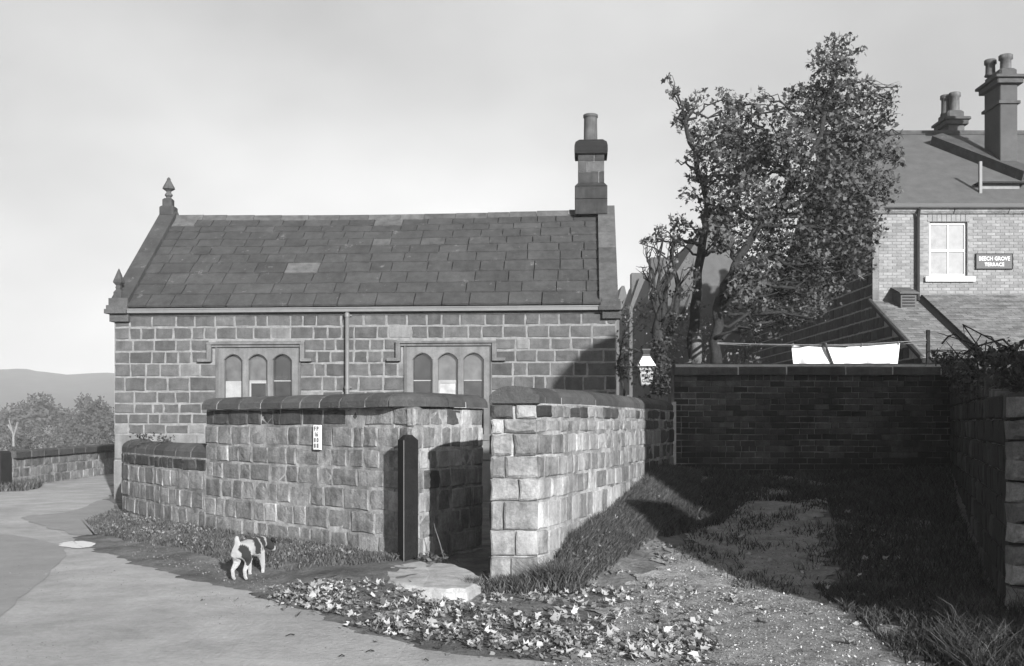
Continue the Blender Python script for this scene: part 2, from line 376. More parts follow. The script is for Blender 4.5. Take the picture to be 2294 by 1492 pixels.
def wall_face(parent,path,s0,s1,rows,side,matf,wr=(.22,.5),d=.1,gap=.022,name='stone',zg=None,kind='s',maxn=10**9):
    n=0
    for ri,(zt,zb) in enumerate(rows):
        s=s0-R.uniform(0,.15); first=True
        while s<s1-.02:
            w_=R.uniform(*wr)
            if R.random()<.2: w_*=.65
            a=max(s,s0); b=min(s+w_,s1)
            if s1-b<wr[0]*.45: b=s1
            s=b if b==s1 else s+w_
            if b-a<.05: continue
            x,y,tx,ty=path.at((a+b)/2)
            if zg is not None and zt<zg(x,y)-.02: continue
            nx,ny=side*ty,-side*tx
            th=math.atan2(nx,-ny)
            ww=b-a-gap*R.uniform(.6,1.4); hh=zt-zb-gap*R.uniform(.6,1.3)
            ins=d-R.uniform(-.008,.008)
            put_stone(parent,name,x-nx*ins,y-ny*ins,(zt+zb)/2+R.uniform(-.003,.003),th,ww,hh,matf(ri,(a+b)/2),d,kind,R.uniform(-.008,.008))
            n+=1
    return n
def core(parent,name,path,s0,s1,z0,z1,side,a,b,mat,n=40):
    out=[];inn=[]
    for i in range(n+1):
        s=s0+(s1-s0)*i/n; x,y,tx,ty=path.at(s); nx,ny=side*ty,-side*tx
        out.append((x-nx*a,y-ny*a)); inn.append((x-nx*b,y-ny*b))
    mb=MB(); 
    for i in range(n): mb.v+= []
    V=[];Fc=[]
    for (p,q) in zip(out,inn): V+=[(p[0],p[1],z0),(p[0],p[1],z1),(q[0],q[1],z1),(q[0],q[1],z0)]
    for i in range(n):
        for j in range(4): Fc.append((i*4+j,i*4+(j+1)%4,(i+1)*4+(j+1)%4,(i+1)*4+j))
    Fc.append((0,1,2,3)); Fc.append((n*4+3,n*4+2,n*4+1,n*4))
    mb.add(V,Fc); return mb.build(name,mat,parent)
def sweep(path,s0,s1,zb,hw,h,scale=1.0,n=None,nprof=11,endround=0,rg=0.0):
    n=n or max(2,int((s1-s0)/.12)); V=[];Fc=[]
    prof=[]
    for i in range(nprof):
        a=math.pi*i/(nprof-1); prof.append((math.cos(a)*hw*scale, (max(0,math.sin(a))**.75)*h*scale))
    prof=[(hw*scale*.97,-.0)]+prof[1:-1]+[(-hw*scale*.97,-.0)]
    m=len(prof)
    for k in range(n+1):
        s=s0+(s1-s0)*k/n; x,y,tx,ty=path.at(s)
        for (u,z) in prof:
            f=1+R.uniform(-rg,rg)
            V.append((x+ty*u*f,y-tx*u*f,zb+z*f))
    for k in range(n):
        for i in range(m-1): Fc.append((k*m+i,k*m+i+1,(k+1)*m+i+1,(k+1)*m+i))
        Fc.append((k*m+m-1,k*m,(k+1)*m,(k+1)*m+m-1))
    Fc.append(tuple(range(m-1,-1,-1))); Fc.append(tuple(n*m+i for i in range(m)))
    return MB().add(V,Fc)
def coping(parent,path,s0,s1,zb,hw,h,lr,mat,zf=None,gap=.024,segs=None):
    s=s0
    while s<s1-.05:
        l=R.uniform(*lr); e=min(s+l,s1)
        if s1-e<lr[0]*.5: e=s1
        dz=R.uniform(-.006,.006)
        zz=zb if zf is None else zf((s+e)/2)
        sweep(path,s+gap/2,e-gap/2,zz+dz,hw,h,R.uniform(1.0,1.015),rg=.014).build('coping_stone',mat,parent,smooth=False)
        s=e
    for a,b in (segs or [(s0+.02,s1-.02)]): sweep(path,a,b,zb-.005,hw,h,.975).build('coping_mortar',M['mortar_joint'],parent)

# ------------------------------------------------------------------ left yard wall (tall part, return and low curved part)
lw=Path(LW); sT=lw.s_at_y(15.0)
wall1=tag(empty('yard_wall',(-1.1,11.95,0)),'tall sooty-topped stone wall with rounded coping behind the dog, turning in at the gateway','wall')
wall1.matrix_parent_inverse=Matrix()
def sub(parent): return parent
class Off:  # parent empties sit at the thing's base; children are placed in world space through this offset
    pass
def reparent_world(parent):
    inv=Matrix.Translation(parent.location).inverted() if parent.rotation_euler[2]==0 else parent.matrix_basis.inverted()
    for o in list(col.objects):
        if o.parent is parent and not o.get('_l'):
            o.matrix_parent_inverse=inv
rowsT=[(1.764,1.55),(1.55,1.288),(1.288,1.055),(1.055,.822),(.822,.559),(.559,.291),(.291,.04),(.04,-.12)]
def mT(ri,s):
    if ri==0: return M['stone_soot_shade'] if (s>.75 or s<0) else M['stone_wall']
    if ri==1: return M['stone_soot_shade'] if (R.random()<.12 and s>.6) else M['stone_wall']
    return R.choices([M['stone_wall'],M['stone_pale'],M['stone_soot_shade']],[.86,.14 if s<2 else .06,0])[0]
# side=+1 normal (ty,-tx): travelling from the corner to the far left, tangent (-,+) -> need normal toward camera (-,-)
wall_face(wall1,lw,0,sT,rowsT,-1,mT,(.24,.5),zg=H)
core(wall1,'wall_core',lw,0.34,sT-.02,-.2,1.77,-1,.009,.42,M['mortar'])
ret=Path([(-1.10,11.95),(-.95,12.22),(-.36,13.4)],False)
RETROWS=rowsT
wall_face(wall1,ret,0.0,ret.L,RETROWS,1,lambda ri,s: R.choices([M['stone_wall'],M['stone_pale'],M['stone_soot_shade']],[.8,.15,.05])[0],(.2,.4),zg=None)
core(wall1,'wall_core',ret,.36,ret.L-.02,-.2,1.77,1,.009,.3,M['mortar'])
MB().prism([(-1.092,11.972),(-.957,12.232),(-.8,12.75),(-1.4,12.75),(-1.375,12.235)],-.2,1.77).build('corner_core',M['mortar'],wall1)
cpath=Path([(-.50,13.45),(-.95,12.55),(-1.22,12.12),(-1.75,12.75),(-4.38,15.22)],True)
cpath=Path([(-.50,13.5),(-1.02,12.45),(-1.14,12.20),(-1.32,12.30),(-1.75,12.72),(-4.2,15.08)],True)
coping(wall1,cpath,0,cpath.L-.05,1.772,.235,.165,(.38,.62),M['stone_cope'],segs=[(.02,.85),(1.9,cpath.L-.07)])
# end face of the tall wall, above the low wall
epath=Path([(-4.31,15.02),(-4.02,15.34)],False)
wall_face(wall1,epath,0,epath.L,rowsT[:4],-1,lambda r,s:M['stone_wall'],(.3,.45))
reparent_world(wall1)

wall2=tag(empty('yard_wall',(-6.0,17.0,0)),'low curved stone wall with rounded coping sweeping round the far left corner of the chapel yard','wall')
rowsL=[(1.08,.90),(.90,.625),(.625,.36),(.36,.10),(.10,-.12)]
def mL(ri,s): return M['stone_soot_shade'] if (ri==0 or R.random()<.04) else M['stone_wall']
wall_face(wall2,lw,sT+.01,lw.L,rowsL,-1,mL,(.24,.46),zg=H)
core(wall2,'wall_core',lw,sT-.3,lw.L,-.2,1.09,-1,.009,.38,M['mortar'])
lc=Path([(a+.16,b+.17) for a,b in LW]); 
coping(wall2,lc,lc.s_at_y(15.17),lc.L,1.085,.22,.2,(.4,.6),M['stone_cope'])
reparent_world(wall2)

# ------------------------------------------------------------------ right yard wall with its pier end
wall3=tag(empty('yard_wall',(.3,10.8,0)),'stone wall right of the gateway, square end with open joints, running back up the lane','wall')
rowsR=[(1.774,1.63),(1.63,1.487),(1.487,1.269),(1.269,1.051),(1.051,.834),(.834,.546),(.546,.294),(.294,.054),(.054,-.15)]
front=Path([(-.206,10.42),(.262,10.38)],False)
def mF(ri,s): return M['stone_soot_shade'] if (ri==0 and s<.22) else R.choices([M['stone_wall'],M['stone_pale']],[.8,.2])[0]
for ri,(zt,zb) in enumerate(rowsR):
    cut={0:.24,1:.13,2:.22,3:.15,4:.28,5:.13,6:.25,7:.2,8:.3}[ri]
    g_=.030 if ri<3 else .014
    for a,b in ((0,cut),(cut,.47)):
        x,y,tx,ty=front.at((a+b)/2)
        big=R.uniform(0,.012)
        put_stone(wall3,'stone',x,y+.1-.004-big,(zt+zb)/2,-.085,b-a-g_,zt-zb-.014,mF(ri,(a+b)/2),.11,'r' if ri<4 else 's')
rout=Path(RW_OUT)
def mR(ri,s):
    if s<3.2 and ri>=2 and R.random()<.42: return M['stone_pale']
    if ri==0 and R.random()<.3: return M['stone_soot_shade']
    return R.choices([M['stone_wall'],M['stone_pale'],M['stone_soot_shade']],[.8,.2,0])[0] if s<5 else R.choices([M['stone_wall'],M['stone_soot_shade']],[.4,.6])[0]  # more black stones past the shadow edge: shade put into the colour
wall_face(wall3,rout,.0,rout.L,rowsR,1,mR,(.2,.42),zg=H)
inner=[(-.19,10.45),(-.17,10.8),(.28,11.8),(.75,13.0),(1.36,15.0),(1.75,16.2),(2.1,17.1)]
outp=[]
for i in range(60):
    x,y,tx,ty=rout.at(.03+(rout.L-.03)*i/59); outp.append((x-ty*.009,y+tx*.009))
outp[0]=(.235,10.41)
poly=[(-.195,10.44)]+outp+inner[::-1][:-1]
V=[];Fc=[]
ip=Path(inner,True)
for i in range(60):
    x,y=outp[i]; x2,y2,_,_=ip.at(ip.L*i/59)
    if i==0: x2,y2=-.19,10.44
    V+=[(x,y,-.2),(x,y,1.78),(x2,y2,1.78),(x2,y2,-.2)]
for i in range(59):
    for j in range(4): Fc.append((i*4+j,i*4+(j+1)%4,(i+1)*4+(j+1)%4,(i+1)*4+j))
Fc.append((0,1,2,3)); Fc.append((239,238,237,236))
MB().add(V,Fc).build('wall_core',M['mortar'],wall3)
# inner face of the wall, seen through the gateway from other positions
wall_face(wall3,Path(inner),0,6,rowsR,-1,lambda r,s:M['stone_soot_shade'],(.3,.5))
rc=Path([(.02,10.33),(.10,10.85),(.49,11.72),(.96,12.92),(1.58,14.9),(1.97,16.1),(2.33,17.05)])
coping(wall3,rc,0,rc.L,1.785,.25,.17,(.42,.6),M['stone_cope'])
reparent_world(wall3)

# ------------------------------------------------------------------ gate post, slab, plate
gpost=tag(empty('gate_post',(-1.14,11.74,0)),'black tarred square timber gate post with a pointed top, standing against the wall corner','gate post')
mb=MB(); s=.088; b_=.012
pr=[(-s+b_,-s),(s-b_,-s),(s,-s+b_),(s,s-b_),(s-b_,s),(-s+b_,s),(-s,s-b_),(-s,-s+b_)]
n=8; V=[(x,y,-.15) for x,y in pr]+[(x,y,1.40) for x,y in pr]+[(x*.45,y*.45,1.455) for x,y in pr]+[(0,0,1.462)]
Fc=[(r_*8+i,r_*8+(i+1)%8,r_*8+8+(i+1)%8,r_*8+8+i) for r_ in range(2) for i in range(8)]+[(16+i,16+(i+1)%8,24) for i in range(8)]
o=mb.add(V,Fc).build('post',M['post'],gpost,rot=(0,0,math.radians(29)))
# pale worn arris and iron band
c_,s_=math.cos(math.radians(29)),math.sin(math.radians(29))
cx_,cy_=(-s*c_+s*s_)*1.0,(-s*s_-s*c_)*1.0
MB().box(-.003,.003,-.003,.003,.0,1.40).build('worn_arris',M['iron'],gpost,loc=(cx_*.97,cy_*.97,0))
pts=[gp(862,1278,.1),gp(880,1266,.1),gp(940,1258,.1),gp(1010,1262,.1),gp(1060,1280,.1),gp(1092,1300,.1),gp(1050,1322,.1),gp(985,1322,.1),gp(905,1312,.1),gp(868,1300,.1)]
V=[];m_=[]
N0=len(pts)
fine=[]
for i in range(N0):
    a=np.array(pts[i]); c2=np.array(pts[(i+1)%N0])
    for j in range(4):
        fine.append(a+(c2-a)*j/4+np.array([R.uniform(-.012,.012),R.uniform(-.012,.012)]))
cc=np.mean(np.array(fine),0); k=len(fine)
V=[(p[0],p[1],-.06) for p in fine]+[(p[0],p[1],.075+R.uniform(-.012,.012)) for p in fine]+[(cc[0]+(p[0]-cc[0])*.93,cc[1]+(p[1]-cc[1])*.93,.105+R.uniform(-.008,.008)) for p in fine]+[(cc[0],cc[1],.11)]
Fc=[(r_*k+i,r_*k+(i+1)%k,(r_+1)*k+(i+1)%k,(r_+1)*k+i) for r_ in range(2) for i in range(k)]+[(2*k+i,2*k+(i+1)%k,3*k) for i in range(k)]
o=MB().add(V,Fc).build('threshold_slab',M['slab']); tag(o,'pale irregular stone slab on the ground in front of the gateway','slab')

def text(body,size,mat,parent,loc,rot,name='lettering',ext=.003,font_sx=1.0):
    cu=bpy.data.curves.new('t','FONT'); cu.body=body; cu.size=size; cu.extrude=ext; cu.align_x='CENTER'; cu.align_y='CENTER'; cu.resolution_u=2; cu.offset=size*.012
    t=bpy.data.objects.new('t',cu); col.objects.link(t); bpy.context.view_layer.update()
    me=bpy.data.meshes.new_from_object(t.evaluated_get(bpy.context.evaluated_depsgraph_get()))
    bpy.data.objects.remove(t); me.name=name; me.materials.clear()
    return link(name,me,mat,parent,loc=loc,rot=rot,scale=(font_sx,1,1))
# plate on the tall wall: find wall point at px 715
sp=min(np.linspace(0,sT,400),key=lambda s:abs((lw.at(s)[0]/lw.at(s)[1])*F+CX-715))
x,y,tx,ty=lw.at(sp); nx,ny=-ty,tx
th=math.atan2(nx,-ny); D=y
pz=(ZY(952,D)+ZY(1007,D))/2; ph=(ZY(952,D)-ZY(1007,D))
pl=tag(empty('number_plate',(x+nx*.012,y+ny*.012,pz-ph/2),th),'small white upright plate with faded grey figures fixed to the tall wall above the dog','plate')
MB().bbox(-.072,.072,-.03,.0,.0,ph,.006).build('plate',M['white'],pl)
for i,tt in enumerate(['F P','16','II 0','8 II']): text(tt,.072,M['ink'],pl,(0,-.034,ph*(.84-.23*i)),(math.pi/2,0,0),ext=.001)

# ------------------------------------------------------------------ chapel
A=Vector(((256-CX)/F*22.1,22.1,0)); B=Vector(((1381-CX)/F*21.4,21.4,0))
CL=(B-A).length; CT=math.atan2(B.y-A.y,B.x-A.x)
chapel=tag(empty('chapel',A,CT),'small stone schoolroom with slate roof, two mullioned windows and a chimney on its right gable','building')
Minv=Matrix.Translation(A)@Matrix.Rotation(CT,4,'Z'); Minv=Minv.inverted(); ROT=Matrix.Rotation(-CT,3,'Z')
def chit(px,py,depth=0.0):
    d=ROT@Vector(((px-CX)/F,1,-(py-HY)/F)); o=Minv@Vector((0,0,EYE))
    t=(depth-o.y)/d.y; p=o+d*t; return p.x,p.z
def U(px,depth=0.0): return chit(px,900,depth)[0]
rp_=[705,734,762,788,815,845,877,904,927,950,973]
ZL=[1.6+(945-y)/F*22.1 for y in rp_]
rows=[(ZL[i],ZL[i+1]) for i in range(len(ZL)-1)]
def win_rect(px0,px1,pyt): 
    return (U(px0),U(px1),chit((px0+px1)/2,pyt)[1])
wins=[dict(o0=466,o1=684,ot=766,j0=490,j1=668,lt=790,li=[(502,541),(556,597),(611,652)],spring=806,apex=791,trans=853,stub=(445,700),sz=803),
      dict(o0=888,o1=1113,ot=765,j0=912,j1=1096,lt=790,li=[(925,967),(981,1024),(1038,1082)],spring=806,apex=790,trans=853,stub=(868,1133),sz=803)]
WB=1.35
# wall bodies around the two window openings
zt=ZL[0]
mbw=MB(); us=[0]
rects=[]
for wd in wins:
    u0=U(wd['j0']); u1=U(wd['j1']); ztop=chit((wd['j0']+wd['j1'])/2,774)[1]; rects.append((u0,u1,ztop))
edges=[.0]+[e for r_ in rects for e in (r_[0],r_[1])]+[CL]
for i in range(0,len(edges),2): mbw.box(edges[i],edges[i+1],.010,.45,-.3,zt+.05)
for (u0,u1,zz) in rects: mbw.box(u0,u1,.0105,.45,zz,zt+.05); mbw.box(u0,u1,.0105,.45,-.3,WB)
mbw.box(.02,.4,.45,5.2,-.3,zt+.05); mbw.box(CL-.4,CL-.02,.45,5.2,-.3,zt+.05); mbw.box(.4,CL-.4,4.8,5.2,-.3,zt+.05)
mbw.build('wall_body',M['mortar_facade'],chapel)
cnt=0
LABEL=[]
for wd in wins:
    LABEL.append((U(wd['o0']),U(wd['o1']),chit(780,wd['ot'])[1],U(wd['stub'][0]),U(wd['stub'][1]),chit(780,wd['sz'])[1]))
def blocked(za,zb):
    out=[]
    for (u0,u1,zz),lb in zip(rects,LABEL):
        if zb<zz-.02:
            if (za+zb)/2>lb[5]: out.append((lb[0]+.03,lb[1]-.03))
            else: out.append((u0,u1))
    return out
faces=[]
for (za,zb) in rows:
    bl=blocked(za,zb); cur=0; iv=[]
    for a,b in bl: iv.append((cur,a)); cur=b
    iv.append((cur,CL))
    for a,b in iv:
        s=a
        while s<b-.03:
            w_=R.choice([R.uniform(.22,.34),R.uniform(.34,.52),R.uniform(.38,.5)])
            e=s+w_
            if b-e<.16: e=b
            faces.append((s,e,za,zb)); s=e
faces.sort(key=lambda f:-(f[1]-f[0]))
small=MB()
for i,(a,b,za,zb) in enumerate(faces):
    if i<292:
        mt=M['stone_facade'] if R.random()>.06 else M['stone_light']
        put_stone(chapel,'stone',(a+b)/2,.10+R.uniform(-.003,.003),(za+zb)/2,0,b-a-.028,za-zb-.03,mt,.1)
    else: small.bbox(a+.014,b-.014,.004,.1,zb+.015,za-.015,.004)
if small.v: tag(small.build('small_stones',M['stone_facade'],chapel),kind='stuff')
# plinth
s=0
while s<CL-.1:
    w_=R.uniform(.5,.9); e=min(s+w_,CL)
    if CL-e<.3: e=CL
    put_stone(chapel,'plinth_stone',(s+e)/2,.08,1.35-.27,0,e-s-.016,.5,M['stone_light'],.11); s=e
MB().box(0,CL,-.02,.1,-.3,.8).build('plinth_base',M['stone_light'],chapel)
# gable side walls (left one just out of sight, right one in shade): stone courses
for side in (0,1):
    for (za,zb) in rows:
        s=0.02
        if side==1: break
        while s<5.1:
            e=min(s+R.uniform(.4,.7),5.2); 
            o=put_stone(chapel,'side_stone',(-.0+.1),(s+e)/2,(za+zb)/2,-math.pi/2,e-s-.02,za-zb-.02,M['stone_facade'],.1); s=e
# gables above eaves
ZE=3.94; ZR=6.29; RD=2.55
for x0,x1 in ((.03,.37),(CL-.37,CL-.03)):
    mb=MB(); V=[(x,y,z) for x in (x0,x1) for y,z in ((.02,3.7),(5.08,3.7),(RD,ZR+.02))]
    mb.add(V,[(0,2,1),(3,4,5),(0,1,4,3),(1,2,5,4),(2,0,3,5)]).build('gable',M['stone_facade'],chapel)
# windows
def window(wd,rect,lb,blinds):
    u0,u1,_=rect; zt_=chit(600,wd['lt'])[1]; zs=chit(600,wd['spring'])[1]; za=chit(600,wd['apex']+3)[1]; ztop=rect[2]
    w_=link('window',None,parent=chapel); 
    mb=MB(); dep=.14; y0=-.004
    xs=[u0]+[U(e) for l_ in wd['li'] for e in l_]+[u1]
    sil=WB
    # jambs and mullions with chamfered arrises
    for i in range(0,len(xs),2):
        a,b=xs[i],xs[i+1]; c=min(.022,(b-a)*.28)
        ca=c if i>0 else 0; cb=c if i<len(xs)-2 else 0
        mb.prism([(a+ca,y0),(b-cb,y0),(b,y0+c*1.3),(b,y0+dep),(a,y0+dep),(a,y0+c*1.3)],sil,zs)
    # head
    n=10
    for i in range(1,len(xs)-1,2):
        a,b=xs[i],xs[i+1]; prev=None
        for k in range(n+1):
            t=k/n; x=a+(b-a)*t; e=abs(2*t-1)
            z=zs+(za-zs)*((1-e**2.6)*.72+(1-e)*.28)
            cur=(x,z)
            if prev:
                (xa,z1),(xb,z2)=prev,cur
                c=.018; 
                V=[(xa,y0,z1+c),(xb,y0,z2+c),(xb,y0,ztop),(xa,y0,ztop),(xa,y0+c*1.3,z1),(xb,y0+c*1.3,z2),(xa,y0+dep,z1),(xb,y0+dep,z2),(xb,y0+dep,ztop),(xa,y0+dep,ztop)]
                mb.add(V,[(0,1,2,3),(4,5,1,0),(6,7,5,4),(9,8,7,6),(3,2,8,9)])
            prev=cur
    for i in range(0,len(xs),2): mb.box(xs[i],xs[i+1],y0,y0+dep,zs,ztop)
    mb.build('surround',M['stone_light'],w_)
    mb=MB()  # outer casement moulding
    mb.box(u0-.055,u0,-.012,.1,sil,ztop); mb.box(u1,u1+.055,-.012,.1,sil,ztop); mb.box(u0-.055,u1+.055,-.014,.1,ztop,ztop+.09)
    mb.box(u0-.055,u0-.03,-.035,-.012,sil,ztop+.06); mb.box(u1+.03,u1+.055,-.035,-.012,sil,ztop+.06)
    mb.build('casement_moulding',M['stone_mould'],w_)
    # label mould: dripstone with returns
    a,b,z,sa,sb,szz=lb; h_=.075; p_=.10
    def bar(mb,x0,x1,z0,z1,p): mb.box(x0,x1,-p,.06,z0,z1)
    mb=MB(); bar(mb,a,b,z-h_*.6,z,p_); bar(mb,a+.03,b-.03,z-h_*1.3,z-h_*.6,p_*.55)
    bar(mb,a,a+.09,szz,z-h_*.6,p_*.92); bar(mb,b-.09,b,szz,z-h_*.6,p_*.92)
    bar(mb,sa,a+.09,szz-.06,szz,p_*.96); bar(mb,b-.09,sb,szz-.06,szz,p_*.96)
    mb.build('label_mould',M['stone_mould'],w_)
    MB().box(u0-.08,u1+.08,-.06,.1,sil-.12,sil).build('sill',M['stone_light'],w_)
    ztr=chit(600,wd['trans'])[1]
    for i,(l0,l1) in enumerate(wd['li']):
        a,b=U(l0),U(l1); up,lo=blinds[i]
        yy=dep-.03
        V=[(a-.01,yy,ztr),(b+.01,yy,ztr),(b+.01,yy,za+.03),(a-.01,yy,za+.03)]
        MB().box(a-.01,b+.01,yy,yy+.012,ztr,za+.03).build('pane',M[up],w_)
        MB().box(a-.01,b+.01,yy-.005 if lo=='board' else yy,yy+.012,sil,ztr-.001).build('pane',M[lo],w_)
        if wd['o0']<800 and i==0: continue
        MB().box(a-.005,b+.005,yy-.02,yy-.001,ztr-.010,ztr+.010).build('glazing_bar',M['board'],w_)
        if i==1:
            mb=MB(); mb.box(a,a+.035,yy-.025,yy-.006,sil,ztr-.03); mb.box(b-.035,b,yy-.025,yy-.006,sil,ztr-.03); mb.box(a,b,yy-.026,yy-.006,ztr-.05,ztr-.013)
            mb.build('sash_frame',M['board'],w_)
    return w_
window(wins[0],rects[0],LABEL[0],[('glass_grey','board'),('glass_grey','glass_dark'),('glass_dark','glass_dark')])
window(wins[1],rects[1],LABEL[1],[('glass_dark','glass_dark'),('glass_grey','glass_blind'),('glass_grey','glass_dark')])
MB().box(.45,CL-.45,.44,.46,1.0,3.5).build('dark_room',M['dark'],chapel)
# gutter and downpipe
zgt=ZE-.03
mb=MB(); mb.box(.28,CL-.02,-.16,-.02,zgt-.085,zgt-.015); mb.box(.28,CL-.02,-.175,-.155,zgt-.02,zgt+.005); mb.build('gutter',M['iron'],chapel)
MB().box(.22,CL-.02,-.02,.1,zgt-.14,zgt+.03).build('eaves_course',M['stone_mould'],chapel)
ud=U(780); dp=link('downpipe',None,parent=chapel)
MB().tube([(ud,-.1,zgt-.03),(ud,-.1,.1)],.042,10).build('pipe',M['iron'],dp,smooth=True)
for z in (zgt-.15,2.3,.9): MB().lathe([(.055,z-.04),(.055,z+.03)],10,(ud,-.1)).box(ud-.08,ud+.08,-.05,.02,z-.02,z+.015).build('pipe_collar',M['iron'],dp)
# slates
ang=math.atan2(ZR-ZE,RD+.12); SL=math.hypot(ZR-ZE,RD+.12)
def tof(y):
    k=(945-y)/F; return (k*22.0-2.34)/(2.35-2.55*k)
ry=[688,664,641,616,593,573,555,539,522,509,496]
ts=[max(0,tof(y)) for y in ry]
ts[0]=-.005
SLC={}
def slate_mesh(w,l):
    key=(round(w/.06),round(l/.04),R.randrange(3))
    if key in SLC: return SLC[key]
    w=key[0]*.06; l=key[1]*.04; r=lambda a:R.uniform(-a,a); t=.04
    x=[-w/2,-w/6,w/6,w/2]
    bot=[(xx+r(.004),r(.010),0) for xx in x]; top=[(xx,l,0) for xx in x]
    V=bot+top+[(a,b+.004,t+r(.004)) for a,b,_ in bot]+[(a,b,t) for a,b,_ in top]
    Fc=[]
    for i in range(3): Fc+=[(i+1,i,4+i,5+i),(8+i,9+i,13+i,12+i),(i,i+1,9+i,8+i),(5+i,4+i,12+i,13+i)]
    Fc+=[(0,8,12,4),(7,15,11,3)]
    m=bpy.data.meshes.new('slate'); m.from_pydata(V,[],Fc); m.update(); SLC[key]=m; return m
X0,X1=.33,CL-.33
for i in range(len(ts)-1):
    t0,t1=ts[i],ts[i+1]; l=(t1-t0)*SL+.09
    s=X0-R.uniform(0,.3)
    while s<X1-.02:
        w_=R.uniform(.42,.85)*(1-.25*t0); a=max(s,X0); e=min(s+w_,X1)
        if X1-e<.2: e=X1
        s=e if e==X1 else s+w_
        if e-a<.08: continue
        m_=slate_mesh(e-a-.02,l)
        sag=-.065*math.sin(math.pi*((a+e)/2)/CL)*t0
        o=link('slate',m_,M['slate'] if R.random()>.02 else M['ridge'],chapel,loc=((a+e)/2,-.12+(RD+.12)*t0+R.uniform(-.006,.006),ZE+(ZR-ZE)*t0+.01+sag+R.uniform(0,.006)),rot=(ang-.06,0,R.uniform(-.006,.006)))
        o.scale=((e-a-.02)/(round((e-a-.02)/.06)*.06),1,1)
mb=MB(); V=[(X0,-.10,ZE-.02),(X1,-.10,ZE-.02),(X1,RD,ZR-.03),(X0,RD,ZR-.03),(X1,5.2,ZE-.02),(X0,5.2,ZE-.02)]
mb.add(V,[(0,1,2,3),(3,2,4,5),(0,5,4,1)]).build('roof_deck',M['soot_shade'],chapel)
s=X0
while s<X1-.05:
    e=min(s+R.uniform(.5,.75),X1); 
    if X1-e<.25: e=X1
    sg=-.065*math.sin(math.pi*((s+e)/2)/CL)
    t=ts[-1]; mb=MB(); yb=-.12+(RD+.12)*t; zb=ZE+(ZR-ZE)*t
    V=[]
    for x in (s+.004,e-.004):
        V+=[(x,yb,zb+.05+sg),(x,RD-.03,ZR+.07+sg),(x,RD+.03,ZR+.07+sg),(x,2*RD-yb,zb+.05+sg),(x,RD,ZR-.02+sg)]
    mb.add(V,[(0,4,3,2,1),(5,6,7,8,9),(0,1,6,5),(1,2,7,6),(2,3,8,7),(3,4,9,8),(4,0,5,9)])
    mb.build('ridge_tile',M['ridge'],chapel); s=e
# gable copings: sloping stones, kneelers, finials
def gable_coping(x0,x1,name_lab):
    n=6
    for k in range(n):
        ta,tb=k/n,(k+1)/n
        if tb>.97: tb=.985
        for sgn in (1,-1):
            def pt(t,h): 
                y=-.10+(RD+.10)*t; 
                if sgn<0: y=2*RD-y
                return y,ZE+(ZR-ZE)*t+h
            V=[]
            for x in (x0,x1):
                for (t,h) in ((ta+.003,-.05),(tb-.003,-.05),(tb-.003,.18),(ta+.003,.18)): y,z=pt(t,h); V.append((x,y,z))
            mid=(x0+x1)/2
            Fc=[(0,1,2,3),(7,6,5,4),(0,4,5,1),(2,6,7,3),(1,5,6,2),(3,7,4,0)]
            mb=MB(); mb.add(V,Fc); mb.build('gable_coping_stone',M['slate'] if x0<1 else M['ridge'],chapel)
gable_coping(-.03,.34,'l'); gable_coping(CL-.34,CL+.03,'r')
for x0,x1,far in ((-.10,.34,0),(CL-.32,CL+.08,1)):
    kn=link('kneeler',None,parent=chapel)
    mb=MB()
    V=[];x_=(x0,x1)
    mb.prism([(x0+.04,-.1),(x1,-.1),(x1,.25),(x0+.04,.25)],ZE-.28,ZE-.12)
    mb.prism([(x0-.03,-.2),(x1,-.2),(x1,.25),(x0-.03,.25)],ZE-.12,ZE-.03)
    mb.prism([(x0,-.17),(x1,-.17),(x1,.3),(x0,.3)],ZE-.03,ZE+.05)
    mb.prism([(x0+.03,-.12),(x1-.01,-.12),(x1-.01,.35),(x0+.03,.35)],ZE+.05,ZE+(.20 if not far else .1))
    mb.build('block',M['stone_cope'],kn)
    if not far:
        MB().lathe([(.115,ZE+.20),(.115,ZE+.33),(.06,ZE+.39),(.075,ZE+.43),(.06,ZE+.47),(.125,ZE+.53),(.12,ZE+.56),(.01,ZE+.82)],4,(.09,.02)).build('finial',M['stone_cope'],kn)
fin=link('apex_finial',None,parent=chapel)
mb=MB(); mb.bbox(-.03,.30,RD-.16,RD+.16,ZR+.05,ZR+.26,.03); mb.bbox(.02,.24,RD-.11,RD+.11,ZR+.26,ZR+.44,.03); mb.build('base',M['stone_cope'],fin)
MB().lathe([(.07,ZR+.44),(.055,ZR+.47),(.09,ZR+.51),(.085,ZR+.54),(.05,ZR+.58),(.06,ZR+.61),(.14,ZR+.66),(.135,ZR+.69),(.04,ZR+.87),(.045,ZR+.89),(.015,ZR+.93)],8,(.14,RD)).build('spike',M['stone_cope'],fin)
# chimney on the right gable
ch=link('chimney',None,parent=chapel)
Dc=21.4+RD
def cu(px): return U(px,RD)
def cz(py): return chit(1325,py,RD)[1]
c0,c1=cu(1288),cu(1360)
zb0=cz(490); zb1=cz(424)
hd=.36
for k,(za,zb) in enumerate([(cz(424),cz(452)),(cz(452),cz(486))]):
    MB().bbox(c0,c1,RD-hd,RD+hd,zb+.004,za-.004,.018).build('base_stone',M['stone_dk'],ch)
V=[(c0,RD-hd,cz(424)),(c1,RD-hd,cz(424)),(c1,RD+hd,cz(424)),(c0,RD+hd,cz(424))]
s0,s1=cu(1295),cu(1353); hs=(s1-s0)/2
V+=[(s0,RD-hs,cz(416)),(s1,RD-hs,cz(416)),(s1,RD+hs,cz(416)),(s0,RD+hs,cz(416))]
MB().add(V,[(0,1,5,4),(1,2,6,5),(2,3,7,6),(3,0,4,7),(4,5,6,7)]).build('base_stone',M['stone_dk'],ch)
